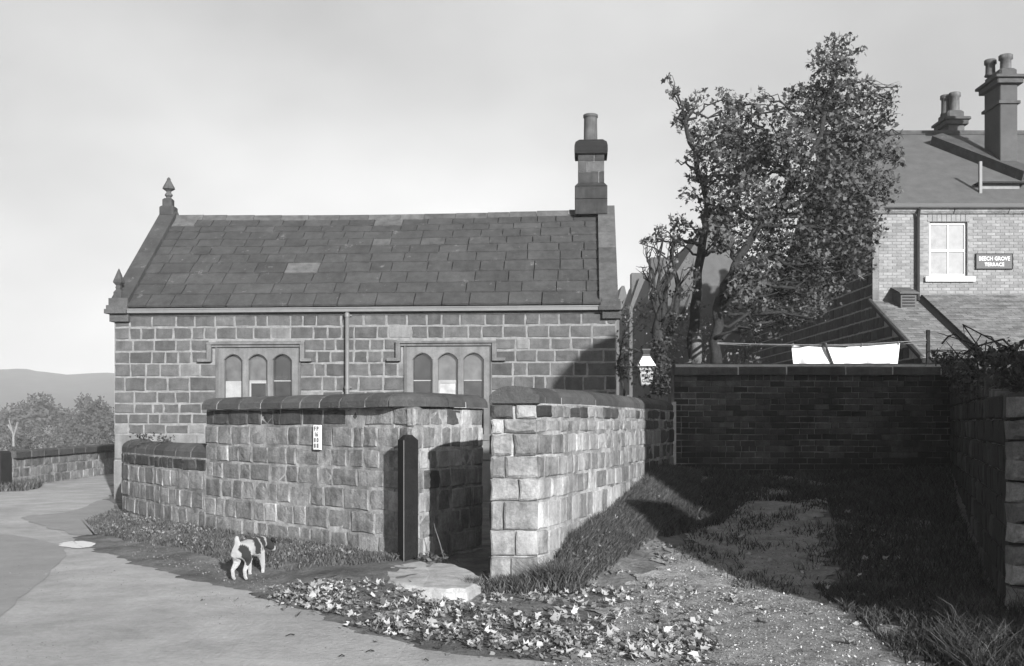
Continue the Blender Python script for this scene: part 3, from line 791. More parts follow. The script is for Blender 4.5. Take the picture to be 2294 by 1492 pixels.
MB().box(s0+.015,s1-.015,RD-hs+.015,RD+hs-.015,cz(424),cz(335)).build('mortar',M['mortar'],ch)
lay=[416,391,368,345]
for k in range(3):
    za,zb=cz(lay[k+1])-.005,cz(lay[k])+.005
    cut=s0+(s1-s0)*[.8,.35,.62][k]
    for a,b in ((s0,cut-.006),(cut+.006,s1)):
        MB().bbox(a,b,RD-hs,RD+hs,zb,za,.008).build('shaft_stone',M['stone_facade'] if k==1 else M['stone_dk'],ch)
ci,co=cu(1287),cu(1361); hc=(co-ci)/2; cc_=(ci+co)/2
mb=MB()
prof=[(hs,cz(349)),(hc*.97,cz(352)),(hc,cz(345)),(hc*.99,cz(334)),(hc*.93,cz(326)),(hc*.7,cz(319)),(hc*.45,cz(317))]
V=[];Fc=[]
for r_,z in prof:
    V+=[(cc_-r_,RD-r_,z),(cc_+r_,RD-r_,z),(cc_+r_,RD+r_,z),(cc_-r_,RD+r_,z)]
for k in range(len(prof)-1):
    for i in range(4): j=(i+1)%4; Fc.append((k*4+i,k*4+j,k*4+4+j,k*4+4+i))
Fc.append(tuple(len(V)-4+i for i in range(4))); Fc.append((3,2,1,0))
mb.add(V,Fc).build('cap',M['soot_shade'],ch)
pz0,pz1=cz(320),cz(257); pc=cu(1323)
MB().lathe([(.19,pz0),(.155,pz0+.05),(.148,pz1-.1),(.15,pz1-.07),(.165,pz1-.065),(.165,pz1-.01),(.15,pz1),(.125,pz1),(.12,pz1-.2)],20,(pc,RD)).build('chimney_pot',M['pot'],ch,smooth=True)

# ------------------------------------------------------------------ lantern on its bracket
LD=21.2; lx=(1447-CX)/F*LD; q=LD/F
lz=lambda py: ZY(py,LD)
lan=tag(empty('wall_lantern',(lx,LD,lz(862))),'white-topped lantern lettered for the club, hung on an iron bar from the chapel corner','lantern')
base=lz(862)
def rel(py): return lz(py)-base
def frust(r0,z0,r1,z1): 
    V=[(-r0,-r0,z0),(r0,-r0,z0),(r0,r0,z0),(-r0,r0,z0),(-r1,-r1,z1),(r1,-r1,z1),(r1,r1,z1),(-r1,r1,z1)]
    return V,[(0,1,5,4),(1,2,6,5),(2,3,7,6),(3,0,4,7),(4,5,6,7),(3,2,1,0)]
MB().add(*frust(11.5*q,.0,17.5*q,rel(824))).build('glass_box',M['opal'],lan)
MB().add(*frust(20*q,rel(820),8.5*q,rel(799))).build('hood',M['white'],lan)
mb=MB(); mb.add(*frust(21.5*q,rel(823.5),21.5*q,rel(820))); mb.add(*frust(12.3*q,-.02,12.3*q,.005)); mb.build('rim',M['iron_dark'],lan)
mb=MB()
for sx in (-1,1):
    for sy in (-1,1): mb.tube([(sx*11.6*q,sy*11.6*q,0),(sx*17.6*q,sy*17.6*q,rel(824))],.007,5)
mb.build('glazing_frame',M['iron_dark'],lan)
mb=MB(); mb.add(*frust(9*q,rel(799),8*q,rel(794))); mb.add(*frust(6.5*q,rel(794),8.5*q,rel(785))); mb.add(*frust(9.5*q,rel(785),9*q,rel(782))); mb.build('vent_cap',M['iron_dark'],lan)
mb=MB(); mb.tube([(-.02,0,rel(822)),(2.05-lx,.12,rel(824))],.018,6); mb.tube([(-.05,0,rel(790)),(-.22,.02,rel(783)),(-.25,.03,rel(781))],.022,6); mb.build('bracket',M['iron_dark'],lan)
tl=math.atan2((17.5-11.5)*q,rel(824))
for i,(tt,zz,sz) in enumerate([('WORKING',.27,.062),('MENS',.17,.088),('CLUB',.075,.082)]):
    yy=-(11.5*q+(6*q)*zz/rel(824))-.006
    text(tt,sz,M['ink'],lan,(0,yy,zz),(math.pi/2+tl,0,0),ext=.001,font_sx=.95)

# ------------------------------------------------------------------ far parapet and gatepost by the road
pa=tag(empty('parapet_wall',(-11.95,26,0)),'low three-course stone parapet wall beside the road at far left','wall')
pp=Path([(-11.92,25.6),(-12.12,30),(-12.3,34),(-12.4,37)],False)
wall_face(pa,pp,0,pp.L,[(.72,.49),(.49,.25),(.25,.02)],1,lambda r,s:M['stone_wall'] if r==0 or R.random()<.5 else M['stone_pale'],(.35,.8),zg=None)
core(pa,'wall_core',pp,0,pp.L,-.3,.73,1,.009,.35,M['mortar'])
s=0
while s<pp.L-.1:
    e=min(s+R.uniform(.8,1.1),pp.L); x,y,tx,ty=pp.at((s+e)/2)
    MB().bbox(-(e-s)/2+.006,(e-s)/2-.006,-.06,.42,.73,.90,.03).build('coping_stone',M['stone_cope'],pa,loc=(x,y,0),rot=(0,0,math.atan2(ty,tx))); s=e
reparent_world(pa)
o=MB().bbox(-12.35,-11.76,24.6,25.2,-.1,.92,.04).build('stone_gatepost',M['soot_shade']); tag(o,'squat black gatepost standing at the near end of the roadside parapet','gatepost')

# ------------------------------------------------------------------ brick boundary wall
bwl=tag(empty('brick_wall',(4.5,17,.7)),'dark shaded brick garden wall with stone coping across the end of the lane','wall')
BX0,BX1=2.57,7.15; BT=ZY(840,17.0)
c_h=.094; k=0; nb=0; rest=MB()
for r_ in range(19):
    zt_=BT-r_*c_h; zb_=zt_-c_h
    if zt_<.55: break
    s=BX0-(.12 if r_%2 else 0); 
    while s<BX1-.02:
        w_=.235 if (r_%4 or R.random()<.3) else .12
        a=max(s,BX0); e=min(s+w_,BX1); s+=w_
        if e-a<.04: continue
        if nb<298 and a<6.75:
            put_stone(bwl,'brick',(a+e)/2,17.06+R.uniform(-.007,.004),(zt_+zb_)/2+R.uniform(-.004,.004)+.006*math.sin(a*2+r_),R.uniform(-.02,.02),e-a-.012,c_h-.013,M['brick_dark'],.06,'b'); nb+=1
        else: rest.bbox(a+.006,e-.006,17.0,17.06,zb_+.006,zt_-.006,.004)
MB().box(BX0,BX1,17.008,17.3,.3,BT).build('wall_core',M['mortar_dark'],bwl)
tag(rest.build('lower_bricks',M['brick_dark'],bwl),kind='stuff')
jx=[BX0]+[(p-CX)/F*17 for p in (1652,1760,1892,1997,2105)]+[BX1]
for a,b in zip(jx[:-1],jx[1:]):
    mb=MB(); V=[];Fc=[]
    prof=[(16.93,BT),(16.93,BT+.1),(16.96,BT+.155),(17.05,BT+.185),(17.25,BT+.185),(17.35,BT+.14),(17.37,BT)]
    for x in (a+.012,b-.012): V+=[(x,y+R.uniform(-.004,.004),z+R.uniform(-.004,.004)) for y,z in prof]
    n=len(prof); Fc=[tuple(range(n-1,-1,-1)),tuple(range(n,2*n))]+[(i,(i+1)%n,n+(i+1)%n,n+i) for i in range(n)]
    mb.add(V,Fc).build('coping_stone',M['stone_soot_shade'],bwl)
MB().box(BX0+.02,BX1,16.945,17.3,BT+.002,BT+.165).build('coping_mortar',M['mortar_joint'],bwl)
MB().box(BX0-.03,BX0+.03,16.97,17.05,.5,ZY(900,17)).build('pointing_strip',M['mortar_joint'],bwl)
reparent_world(bwl)

# ------------------------------------------------------------------ right-hand lane wall
rw=tag(empty('lane_wall',(3.95,8.4,0)),'rough rubble stone wall on the right edge, its sunlit end face nearest, its side in deep shade','wall')
rp2=Path([(3.94,8.5),(5.0,11.5),(6.95,17.0)],False)
def topz(s): return 1.80+.075*s
nst=0
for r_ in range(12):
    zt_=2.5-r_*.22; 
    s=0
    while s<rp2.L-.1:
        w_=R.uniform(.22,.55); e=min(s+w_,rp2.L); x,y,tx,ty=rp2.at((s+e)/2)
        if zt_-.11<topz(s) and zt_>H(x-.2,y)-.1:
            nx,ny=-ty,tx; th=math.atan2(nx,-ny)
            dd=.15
            put_stone(rw,'stone',x-nx*dd,y-ny*dd,zt_-.11,th,e-s-.014,.205,M['soot_shade'] if R.random()<.75 else M['stone_soot_shade'],dd+R.uniform(-.004,.006),'s',R.uniform(-.02,.02)); nst+=1  # near-black side stones: the wall's shade is put into their colour
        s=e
for r_ in range(12):
    zt_=1.80-r_*.165-R.uniform(0,.02); s=0
    while s<.85:
        w_=R.uniform(.16,.34); e=s+w_
        put_stone(rw,'stone',3.905+(s+e)/2,8.50,zt_-.08,R.uniform(-.1,.1),e-s-.02,.15,M['stone_rubble'],.14+R.uniform(-.02,.03),'r',R.uniform(-.1,.1)); s=e
V=[];n=30;Fc=[]
for i in range(n+1):
    s=rp2.L*i/n; x,y,tx,ty=rp2.at(s); 
    if i==0: y+=.06
    V+=[(x+ty*.03,y-tx*.03,-.2),(x+ty*.03,y-tx*.03,topz(s)-.03),(x+ty*.9,y-tx*.3,topz(s)-.03),(x+ty*.9,y-tx*.3,-.2)]
for i in range(n):
    for j in range(4): Fc.append((i*4+j,i*4+(j+1)%4,(i+1)*4+(j+1)%4,(i+1)*4+j))
Fc+=[(3,2,1,0)]
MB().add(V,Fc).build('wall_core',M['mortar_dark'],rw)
reparent_world(rw)

# ------------------------------------------------------------------ right-hand house
HD=28.0; hx=(1955-CX)/F*HD
def hX(px,D=HD): return (px-CX)/F*D
def hZ(py,D=HD): return ZY(py,D)
house=tag(empty('brick_house',(hx,HD,0)),'end terrace brick house with white eaves band, sash window and tall chimneys at upper right','house')
XE=17.5; zev=hZ(468)
win0,win1,wz1,wz0=hX(2083),hX(2168),hZ(497),hZ(620)
mb=MB(); z0=.5
mb.box(hx+.02,win0,HD+.012,HD+.35,z0,zev); mb.box(win1,XE,HD+.012,HD+.35,z0,zev); mb.box(win0,win1,HD+.012,HD+.35,z0,wz0); mb.box(win0,win1,HD+.012,HD+.35,wz1,zev)
mb.box(hx+.02,hx+.35,HD+.35,42,z0,zev); mb.box(hx+.35,XE,41.7,42,z0,zev); mb.build('wall_body',M['mortar_house'],house)
bk=MB(); r_=0; z=zev-.14
while z>hZ(676):
    s=hx+.16-(.12 if r_%2 else 0)
    while s<XE-2.2:
        a=max(s,hx+.16); e=s+.235; s=e
        if e-a<.05: continue
        if not (e<win0+.01 or a>win1-.01 or z<wz0-.02+.0 or z-.08>wz1+.20): 
            if z-.08<wz0-.001 or z>wz1+.2: pass
            else: continue
        bk.box(a+.006,e-.006,HD,HD+.02,z-.070,z-.004) if True else None
    z-=.08; r_+=1
tag(bk.build('front_bricks',M['brick_lit'],house),kind='stuff')
n=9
for i in range(n):
    a=win0-.06+(win1-win0+.12)*i/n; MB().box(a+.006,a+(win1-win0+.12)/n-.006,HD-.006,HD+.02,wz1+.01,wz1+.19).build('lintel_brick',M['brick_lit'],house)
for i in range(13):
    z=zev-.14-i*.28; 
    if z<hZ(676): break
    MB().box(hx-.004,hx+.15,HD-.008,HD+.1,z-.27,z-.01).build('quoin',M['stone_light'],house)
wn=link('window',None,parent=house)
yy=HD+.13
mb=MB(); t=.055
mb.box(win0,win0+t,yy-.03,yy+.02,wz0,wz1); mb.box(win1-t,win1,yy-.03,yy+.02,wz0,wz1); mb.box(win0+t,win1-t,yy-.03,yy+.02,wz1-t,wz1); mb.box(win0+t,win1-t,yy-.03,yy+.02,wz0,wz0+.08)
zm=hZ(560); mb.box(win0+t,win1-t,yy-.034,yy+.02,zm-.03,zm+.03); mb.build('sash_frame',M['white'],wn)
xm=(win0+win1)/2+.02
mb=MB(); mb.box(xm-.012,xm+.012,yy-.025,yy+.015,wz0+.08,wz1-t); mb.build('glazing_bar',M['white'],wn)
for a,b,mt in ((win0+t,xm-.012,'board'),(xm+.012,win1-t,'glass_blind')):
    for c,d in ((wz0+.08,zm-.03),(zm+.03,wz1-t)): MB().box(a,b,yy,yy+.01,c,d).build('pane',M['board'] if mt=='board' else M['white_pane'],wn)
MB().bbox(win0-.14,win1+.17,HD-.09,HD+.15,wz0-.13,wz0-.005,.01).build('sill',M['white'],wn)
# eaves band in lengths
ex=[hx-.05]+[hX(p) for p in (2053,2134,2256)]+[XE]
for a,b in zip(ex[:-1],ex[1:]): 
    mb=MB(); V=[]
    prof=[(HD+.05,zev-.14),(HD-.05,zev-.13),(HD-.12,zev-.07),(HD-.15,zev-.0),(HD+.05,zev)]
    for x in (a+.012,b-.012): V+=[(x,y,z) for y,z in prof]
    mb.add(V,[(4,3,2,1,0),(5,6,7,8,9)]+[(i,(i+1)%5,5+(i+1)%5,5+i) for i in range(5)]).build('eaves_stone',M['stone_pale'],house)
MB().box(hx-.1,XE,HD-.25,HD-.12,zev+.003,zev+.10).build('gutter',M['iron_dark'],house)
dpx=hX(2057,HD-.1)
mb=MB(); mb.tube([(dpx,HD-.2,zev+.03),(dpx,HD-.09,zev-.25),(dpx,HD-.09,hZ(674))],.045,8); mb.build('downpipe',M['soot_shade'],house)
RY=32.0; RZ=ZY(300,RY); EZ=zev+.08; EY=HD-.22
V=[(hx-.12,EY,EZ),(XE,EY,EZ),(XE,RY,RZ),(hx-.12,RY,RZ),(hx-.12,36.2,EZ),(XE,36.2,EZ)]
V+=[(a,b,c-.1) for a,b,c in V]
MB().add(V,[(0,1,2,3),(3,2,5,4),(7,6,9,8),(8,9,10,11),(0,6,7,1),(0,3,9,6),(3,4,10,9)]).build('roof',M['slate_far'],house)
MB().add([(hx,HD+.1,zev),(hx,36,zev),(hx,RY,RZ-.1),(hx+.3,HD+.1,zev),(hx+.3,36,zev),(hx+.3,RY,RZ-.1)],[(0,2,1),(3,4,5),(0,1,4,3),(1,2,5,4),(0,3,5,2)]).build('gable',M['stone_house'],house)
MB().tube([(hx-.1,RY,RZ+.02),(XE,RY,RZ+.02)],.09,8).build('ridge_tiles',M['ridge'],house)
def roofz(y): return EZ+(RZ-EZ)*(y-EY)/(RY-EY)
def roofhit(px,py):
    k=(HY-py)/F; sl=(RZ-EZ)/(RY-EY); D=(EZ-sl*EY-EYE)/(k-sl); return Vector(((px-CX)/F*D,D,EYE+k*D))
# raised raking parapet across the roof
p0,p1=roofhit(2095,322),roofhit(2300,402); dr=(p1-p0)
nrm=Vector((0,-(RZ-EZ),(RY-EY))).normalized(); sd_=dr.cross(nrm).normalized()*.22
V=[p0-sd_,p0+sd_,p1+sd_,p1-sd_]; V=[v-nrm*.05 for v in V]+[v+nrm*.28 for v in V]
MB().add(V,[(4,5,6,7),(0,1,5,4),(1,2,6,5),(2,3,7,6),(3,0,4,7)]).build('raking_parapet',M['slate'],house)
# dormer cheek with its flat lead roof
pd=roofhit(2196,412)
dz0=hZ(455,28.6); mb=MB(); mb.box(hX(2198,28.6),hX(2284,28.6),28.6,30.2,roofz(28.6)-.1,ZY(413,28.6)); mb.build('dormer_wall',M['brick_lit'],house)
MB().box(hX(2192,28.5),hX(2300,28.5),28.45,30.4,ZY(413,28.6),ZY(409,28.6)).build('dormer_roof',M['soot_shade'],house)
MB().box(hX(2193,28.4),hX(2199,28.4),28.36,28.44,roofz(28.4)-.05,ZY(362,28.4)).build('vent_pipe',M['iron'],house)
def chimney(parent,x0,x1,y0,y1,zb,zs,ztop,pots,mat,corbel=.1):
    c=link('chimney',None,parent=parent)
    MB().bbox(x0,x1,y0,y1,zb,zs,.02).build('stack',mat,c)
    MB().bbox(x0-corbel*.5,x1+corbel*.5,y0-corbel*.5,y1+corbel*.5,zs-.55,zs-.47,.01).build('string_course',M['stone_cope'],c)
    mb=MB(); mb.bbox(x0-corbel,x1+corbel,y0-corbel,y1+corbel,zs,zs+.14,.03); mb.bbox(x0-corbel*1.6,x1+corbel*1.6,y0-corbel*1.6,y1+corbel*1.6,zs+.14,zs+.22,.02); mb.bbox(x0,x1,y0,y1,zs+.22,zs+.45,.05); mb.build('cap',M['stone_cope'],c)
    for px_,py_,r in pots: MB().lathe([(r*1.1,zs+.43),(r*.9,zs+.5),(r*.86,ztop-.14),(r*1.12,ztop-.12),(r*1.12,ztop-.02),(r,ztop),(r*.8,ztop),(r*.75,ztop-.2)],14,(px_,py_)).build('chimney_pot',M['pot'],c,smooth=True)
x1c=hX(2116,32.4)
chimney(house,hX(2118,32.4),hX(2155,32.4),32.2,33.0,RZ-.6,ZY(283,32.4),ZY(207,32.4),[(hX(2121,32.6),32.7,.14),(hX(2134,32.6),32.45,.16)],M['far_wall'],.09)
chimney(house,hX(2237,29.6),hX(2276,29.6),29.5,30.5,8.6,ZY(190,29.6),ZY(118,29.6),[(hX(2233,29.8),30.2,.15),(hX(2253,29.8),29.8,.17)],M['far_wall'],.12)
# lean-to roofs
la=[(HD-.01,hZ(674)),(24.4,ZY(802,24.4))]
def lean(x0,x1,up,nm):
    mb=MB(); rows_=30
    for i in range(rows_):
        t0=i/rows_; t1=(i+1.35)/rows_
        y0=la[1][0]+(la[0][0]-la[1][0])*t0; z0_=la[1][1]+(la[0][1]-la[1][1])*t0+up
        y1=la[1][0]+(la[0][0]-la[1][0])*min(1,t1); z1_=la[1][1]+(la[0][1]-la[1][1])*min(1,t1)+up
        s=x0-(.15 if i%2 else 0)
        while s<x1:
            a=max(s,x0); e=min(s+.3,x1); s+=.3
            if e-a<.03: continue
            dz=R.uniform(0,.006)
            V=[(a+.004,y0,z0_+.018+dz),(e-.004,y0,z0_+.018+dz),(e-.004,y1,z1_+.004),(a+.004,y1,z1_+.004),(a+.004,y0,z0_),(e-.004,y0,z0_),(e-.004,y1,z1_-.01),(a+.004,y1,z1_-.01)]
            mb.add(V,[(0,1,2,3),(4,5,1,0),(5,6,2,1),(7,4,0,3)])
    tag(mb.build(nm,M['tile_far'],house),kind='stuff')
    mb=MB(); V=[(x0,la[1][0],la[1][1]+up-.012),(x1,la[1][0],la[1][1]+up-.012),(x1,la[0][0],la[0][1]+up-.012),(x0,la[0][0],la[0][1]+up-.012)]; V+=[(a,b,c-.1) for a,b,c in V]
    mb.add(V,[(0,1,2,3),(4,7,6,5),(0,4,5,1),(0,3,7,4),(1,5,6,2)]).build('lean_to_deck',M['soot_shade'],house)
xg=hX(2062)
lean(hx-.08,xg-.09,0,'lean_to_tiles'); lean(xg+.02,XE-1.5,.16,'lean_to_tiles')
mb=MB(); mb.add([(xg-.09,la[1][0],la[1][1]+.02),(xg+.02,la[1][0],la[1][1]+.14),(xg+.02,la[0][0],la[0][1]+.14),(xg-.09,la[0][0],la[0][1]+.02)],[(0,1,2,3)]); mb.build('lead_shade_step',M['soot_shade'],house)  # face of the roof step; its shadow is put into the black
MB().tube([(hx-.08,la[1][0],la[1][1]+.02),(hx-.08,la[0][0],la[0][1]+.02)],.05,6).build('verge',M['ridge'],house)
mb=MB(); mb.box(hx,XE,24.6,24.8,.6,la[1][1]-.02); mb.build('lean_to_front',M['far_wall'],house)
V=[(hx+.015,24.6,.6),(hx+.015,HD,.6),(hx+.015,HD,la[0][1]-.08),(hx+.015,24.6,la[1][1]-.08)]; V+=[(x+.2,y,z) for x,y,z in V]
MB().add(V,[(0,3,2,1),(4,5,6,7),(0,1,5,4),(1,2,6,5),(2,3,7,6),(3,0,4,7)]).build('lean_to_side',M['mortar_side'],house)
# louvred vent on the lean-to
ve=link('louvred_vent',None,parent=house); vd=27.4
v0,v1,vz1,vz0=hX(2018,vd),hX(2053,vd),ZY(648,vd),ZY(692,vd)
MB().box(v0,v1,vd,vd+.6,vz0-.2,vz1-.05).build('case',M['far_wall'],ve)
mb=MB(); mb.add([(v0-.05,vd-.08,vz1-.09),(v1+.05,vd-.08,vz1-.09),(v1+.05,vd+.6,vz1+.12),(v0-.05,vd+.6,vz1+.12),(v0-.05,vd-.08,vz1-.12),(v1+.05,vd-.08,vz1-.12)],[(0,1,2,3),(4,5,1,0)]); mb.build('lid',M['slate_far'],ve)
for i in range(4): 
    z=vz1-.2-i*.075; MB().box(v0+.04,v1-.04,vd-.015,vd+.001,z-.014,z+.012).build('louvre',M['soot_shade'],ve)
# side wall stones, facing left (dark, shaded)
sp_=[]
z=7.0
while z>1.2:
    zt_=z; zb_=z-.30; s=24.7 if zt_<3.3 else (24.7+(zt_-3.0)*1.9)
    s=min(s,HD) if zt_<4.8 else HD
    while s<42:
        e=min(s+R.uniform(.28,.55),42); sp_.append((s,e,zt_,zb_)); s=e
    z-=.30
sp_.sort(key=lambda f:(f[2]>6.2, f[0])); restm=MB()
for i,(a,b,za,zb) in enumerate(sp_):
    if i<300: put_stone(house,'side_stone',hx+.1,(a+b)/2,(za+zb)/2,-math.pi/2,b-a-.03,za-zb-.04,M['stone_house'],.11)
    else: restm.bbox(hx-.012,hx+.05,a+.015,b-.015,zb+.02,za-.02,.006)
if restm.v: tag(restm.build('far_side_stones',M['stone_house_i'],house),kind='stuff')
MB().box(hx+.004,hx+.03,HD,42,.6,7.2).build('side_mortar',M['mortar_side'],house)
reparent_world(house)
def fix_children(o):
    pass
# street name sign
sg=tag(empty('street_sign',(hX(2226),HD-.03,hZ(602))),'dark painted street name board in pale letters beside the sash window of the brick house','sign')
sw=hX(2266)-hX(2186); sh=hZ(570)-hZ(602)
MB().box(-sw/2,sw/2,-.01,.025,0,sh).build('board',M['sign'],sg)
mb=MB(); f=.02
mb.box(-sw/2-f,sw/2+f,-.02,.02,sh,sh+f); mb.box(-sw/2-f,sw/2+f,-.02,.02,-f,0); mb.box(-sw/2-f,-sw/2,-.02,.02,0,sh); mb.box(sw/2,sw/2+f,-.02,.02,0,sh); mb.build('frame',M['soot_shade'],sg)
text('BEECH GROVE',.145,M['sign_letters'],sg,(0,-.014,sh*.68),(math.pi/2,0,0),ext=.002,font_sx=.86); text('TERRACE',.13,M['sign_letters'],sg,(0,-.014,sh*.27),(math.pi/2,0,0),ext=.002,font_sx=.95)

# ------------------------------------------------------------------ distant terrace
def far_house(px0,px1,py_eave,py_top,D,lab,roof_flat=False,chim=None):
    x0,x1=(px0-CX)/F*D,(px1-CX)/F*D; ze,zt_=ZY(py_eave,D),ZY(py_top,D); zb=-3.0
    h=tag(empty('terrace_house',(x0,D,0)),lab,'house')
    dp_=8
    MB().box(x0,x1,D,D+dp_,zb,ze).build('wall',M['far_wall'],h)
    xm=(x0+x1)/2; hw_=(x1-x0)*.06
    V=[(x0,D,ze),(x1,D,ze),(xm+hw_,D,zt_),(xm-hw_,D,zt_)]; V=V+[(a,D+dp_,c) for a,b,c in V]
    MB().add(V,[(0,1,2,3),(5,4,7,6),(0,3,7,4),(2,1,5,6),(3,2,6,7)]).build('roof',M['slate_far'],h)
    if chim:
        c=link('chimney',None,parent=h)
        for a,b,t_ in chim: MB().bbox((a-CX)/F*(D+.5),(b-CX)/F*(D+.5),D+.5,D+1.4,ze,ZY(t_,D+.5),.05).build('stack',M['far_wall'],c)
    reparent_world(h); return h
far_house(1496,1700,640,500,44,'nearest gabled terrace house, half hidden behind the bare saplings',chim=[(1600,1640,470)])
far_house(1452,1520,660,588,62,'middle terrace house with flat chimney block, left of the saplings',chim=[(1457,1508,576)])
far_house(1410,1462,690,622,85,'farthest pale terrace gable just right of the chapel eaves',chim=[(1414,1452,611)])
far_house(1372,1420,720,640,110,'faint hazy terrace roof touching the chapel right gable')

# ------------------------------------------------------------------ vegetation
LEAF=np.array([(0,0,0),(.42,.12,.05),(.30,.38,0),(.5,.75,-.04),(.14,.68,.02),(0,1.05,-.08),(-.14,.68,.02),(-.5,.75,-.04),(-.30,.38,0),(-.42,.12,.05)],float)
LEAFT=np.array([(0,1,2),(2,3,4),(0,2,4),(4,5,6),(0,4,6),(6,7,8),(0,6,8),(0,8,9)])
OVAL=np.array([(0,0,0),(.28,.4,.05),(.0,1.0,-.05),(-.28,.4,.05)],float); OVALT=np.array([(0,1,2),(0,2,3)])
def rotm(n):
    # random orientations; returns (n,3,3)
    q=NR.normal(size=(n,4)); q/=np.linalg.norm(q,axis=1,keepdims=True); a,b,c,d=q.T
    return np.stack([np.stack([1-2*(c*c+d*d),2*(b*c-a*d),2*(b*d+a*c)],1),np.stack([2*(b*c+a*d),1-2*(b*b+d*d),2*(c*d-a*b)],1),np.stack([2*(b*d-a*c),2*(c*d+a*b),1-2*(b*b+c*c)],1)],1)
def scatter(name,Pts,size,mat,parent=None,shape='maple',rot=None,kind=None,flat=False,sv=.35):
    n=len(Pts); S,T=(LEAF,LEAFT) if shape=='maple' else (OVAL,OVALT)
    if shape=='maple':
        cu=NR.uniform(-.2,.9,n); jj=NR.uniform(.55,1.2,(n,len(S),1)); S=np.repeat(S[None],n,0)*jj; S[:,:,2]+=cu[:,None]*(S[:,:,0]**2*2.2+(S[:,:,1]-.4)**2*.7)
    else: S=np.repeat(S[None],n,0)
    sz=size*(1+NR.uniform(-sv,sv,n)); Rm=rotm(n) if rot is None else rot
    V=np.einsum('nij,nkj->nki',Rm,S)*sz[:,None,None]+Pts[:,None,:]
    Tt=T[None]+(np.arange(n)*S.shape[1])[:,None,None]
    o=link(name,npmesh(name,V.reshape(-1,3),Tt.reshape(-1,3)),mat,parent)
    if kind: o['kind']=kind
    return o
def blobs_pts(blobs,dens,clump=1.0,shell=.45):
    out=[]
    for (c,r) in blobs:
        n=int(dens*r**2.3); 
        if n<3: n=3
        d=NR.normal(size=(n,3)); d/=np.linalg.norm(d,axis=1,keepdims=True)
        rad=r*(shell+(1.06-shell)*NR.random(n)**.8)*(1+.18*np.sin(d[:,0]*7+c[0]*9)*np.cos(d[:,2]*6+c[2]*5))
        p=np.array(c)+d*rad[:,None]*np.array([1,.9,1]); out.append(p)
    p=np.vstack(out)
    nn=np.sin(p[:,0]*4.1*clump+1.7*np.sin(p[:,2]*3.3*clump))+np.sin(p[:,2]*5.3*clump+p[:,1]*2.7)+np.sin(p[:,1]*4.7*clump+p[:,0]*2.1)
    keep=nn>-1.0-.6*NR.random(len(p)); return p[keep]
def branch(a,b,n=6,jit=.08,sag=0):
    a=Vector(a);b=Vector(b);L_=(b-a).length; pts=[a]
    for i in range(1,n):
        t=i/n; pts.append(a.lerp(b,t)+Vector((R.uniform(-1,1),R.uniform(-1,1),R.uniform(-1,1)))*jit*L_*.5+Vector((0,0,sag*math.sin(math.pi*t)*L_)))
    pts.append(b); return pts
def tree(name,lab,trunk,blobs,leafmat,barkmat,size,dens,twigs=2,r0=.12,shape='maple',extra=(),cat='tree',shell=.35,group=None):
    t=tag(empty(name,trunk[0]),lab,cat,group)
    mb=MB(); n=len(trunk); fine=[Vector(trunk[0])]
    for a,b in zip(trunk[:-1],trunk[1:]): fine+=branch(a,b,4,.10)[1:]
    m=len(fine); rad=[r0*(1-.65*i/(m-1))*(1.25 if i==0 else 1) for i in range(m)]
    mb.tube(fine,rad,9).build('trunk',barkmat,t,smooth=True)
    mb=MB(); tw=[]
    for (c,r) in blobs:
        k=min(range(m),key=lambda i:(fine[i]-Vector(c)).length+ (0 if fine[i].z<c[2] else 1.5)+ (i<m*.35)*1.0)
        a=fine[k]; br=branch(a,c,7,.16,.05); L_=(Vector(c)-a).length
        rr=min(rad[k]*.7,.02+.012*L_+.015*r)
        mb.tube(br,[rr*(1-.72*i/7) for i in range(8)],6)
        for _ in range(int(twigs*(1+2*r))):
            s_=br[R.randrange(3,8)]; d_=Vector((R.gauss(0,1),R.gauss(0,1),R.gauss(.3,1))).normalized()
            mb.tube(branch(s_,Vector(c)+d_*r*R.uniform(.7,1.1),4,.2),[rr*.32,rr*.26,rr*.2,rr*.14,rr*.08],4)
    for e in extra:
        mb.tube([Vector(p) for p in e[0]],e[1],6)
    if mb.v: mb.build('branches',barkmat,t,smooth=True)
    if blobs and dens>0:
        p=blobs_pts(blobs,dens,shell=shell); scatter('foliage',p,size,leafmat,t,shape,kind='stuff',sv=.5)
    reparent_world(t); return t
def B3(lst,D,dj=.5,seed=3):
    q_=random.Random(seed); out=[]
    for px,py,r in lst: 
        d=D+q_.uniform(-dj,dj); out.append((tuple(P(px,py,d)),r/F*d))
    return out
TD=21.0
main=[(1650,230,24),(1700,330,50),(1640,460,40),(1655,520,44),(1610,500,30),(1650,650,34),(1690,730,22),(1740,740,20),(1990,270,30),(2015,300,18),(1780,210,26),(1620,290,30),(1650,380,46),(1610,440,30),(1700,500,50),(1680,590,44),(1720,620,50),(1770,690,38),(1830,700,32),(1700,670,36),(1850,240,50),(1760,320,50),(1868,100,30),(1905,85,14),(1840,135,34),(1880,150,45),(1930,115,12),(1840,200,42),(1895,215,60),(1950,230,45),(1985,225,25),(2010,195,12),(1790,250,50),(1850,290,70),(1930,310,70),(1985,330,38),(2010,360,22),
 (1730,280,50),(1700,220,20),(1680,270,40),(1640,250,26),(1660,330,60),(1740,370,75),(1830,390,85),(1920,400,80),(1980,430,36),(1690,440,60),(1770,480,80),(1860,500,85),(1930,490,55),(1960,520,30),(1720,560,60),(1800,590,75),(1880,600,60),(1925,580,40),(1680,630,45),(1745,660,55),(1810,670,50),(1860,640,42),(1690,690,28),(1780,710,28),(1640,560,40),(2000,400,18)]
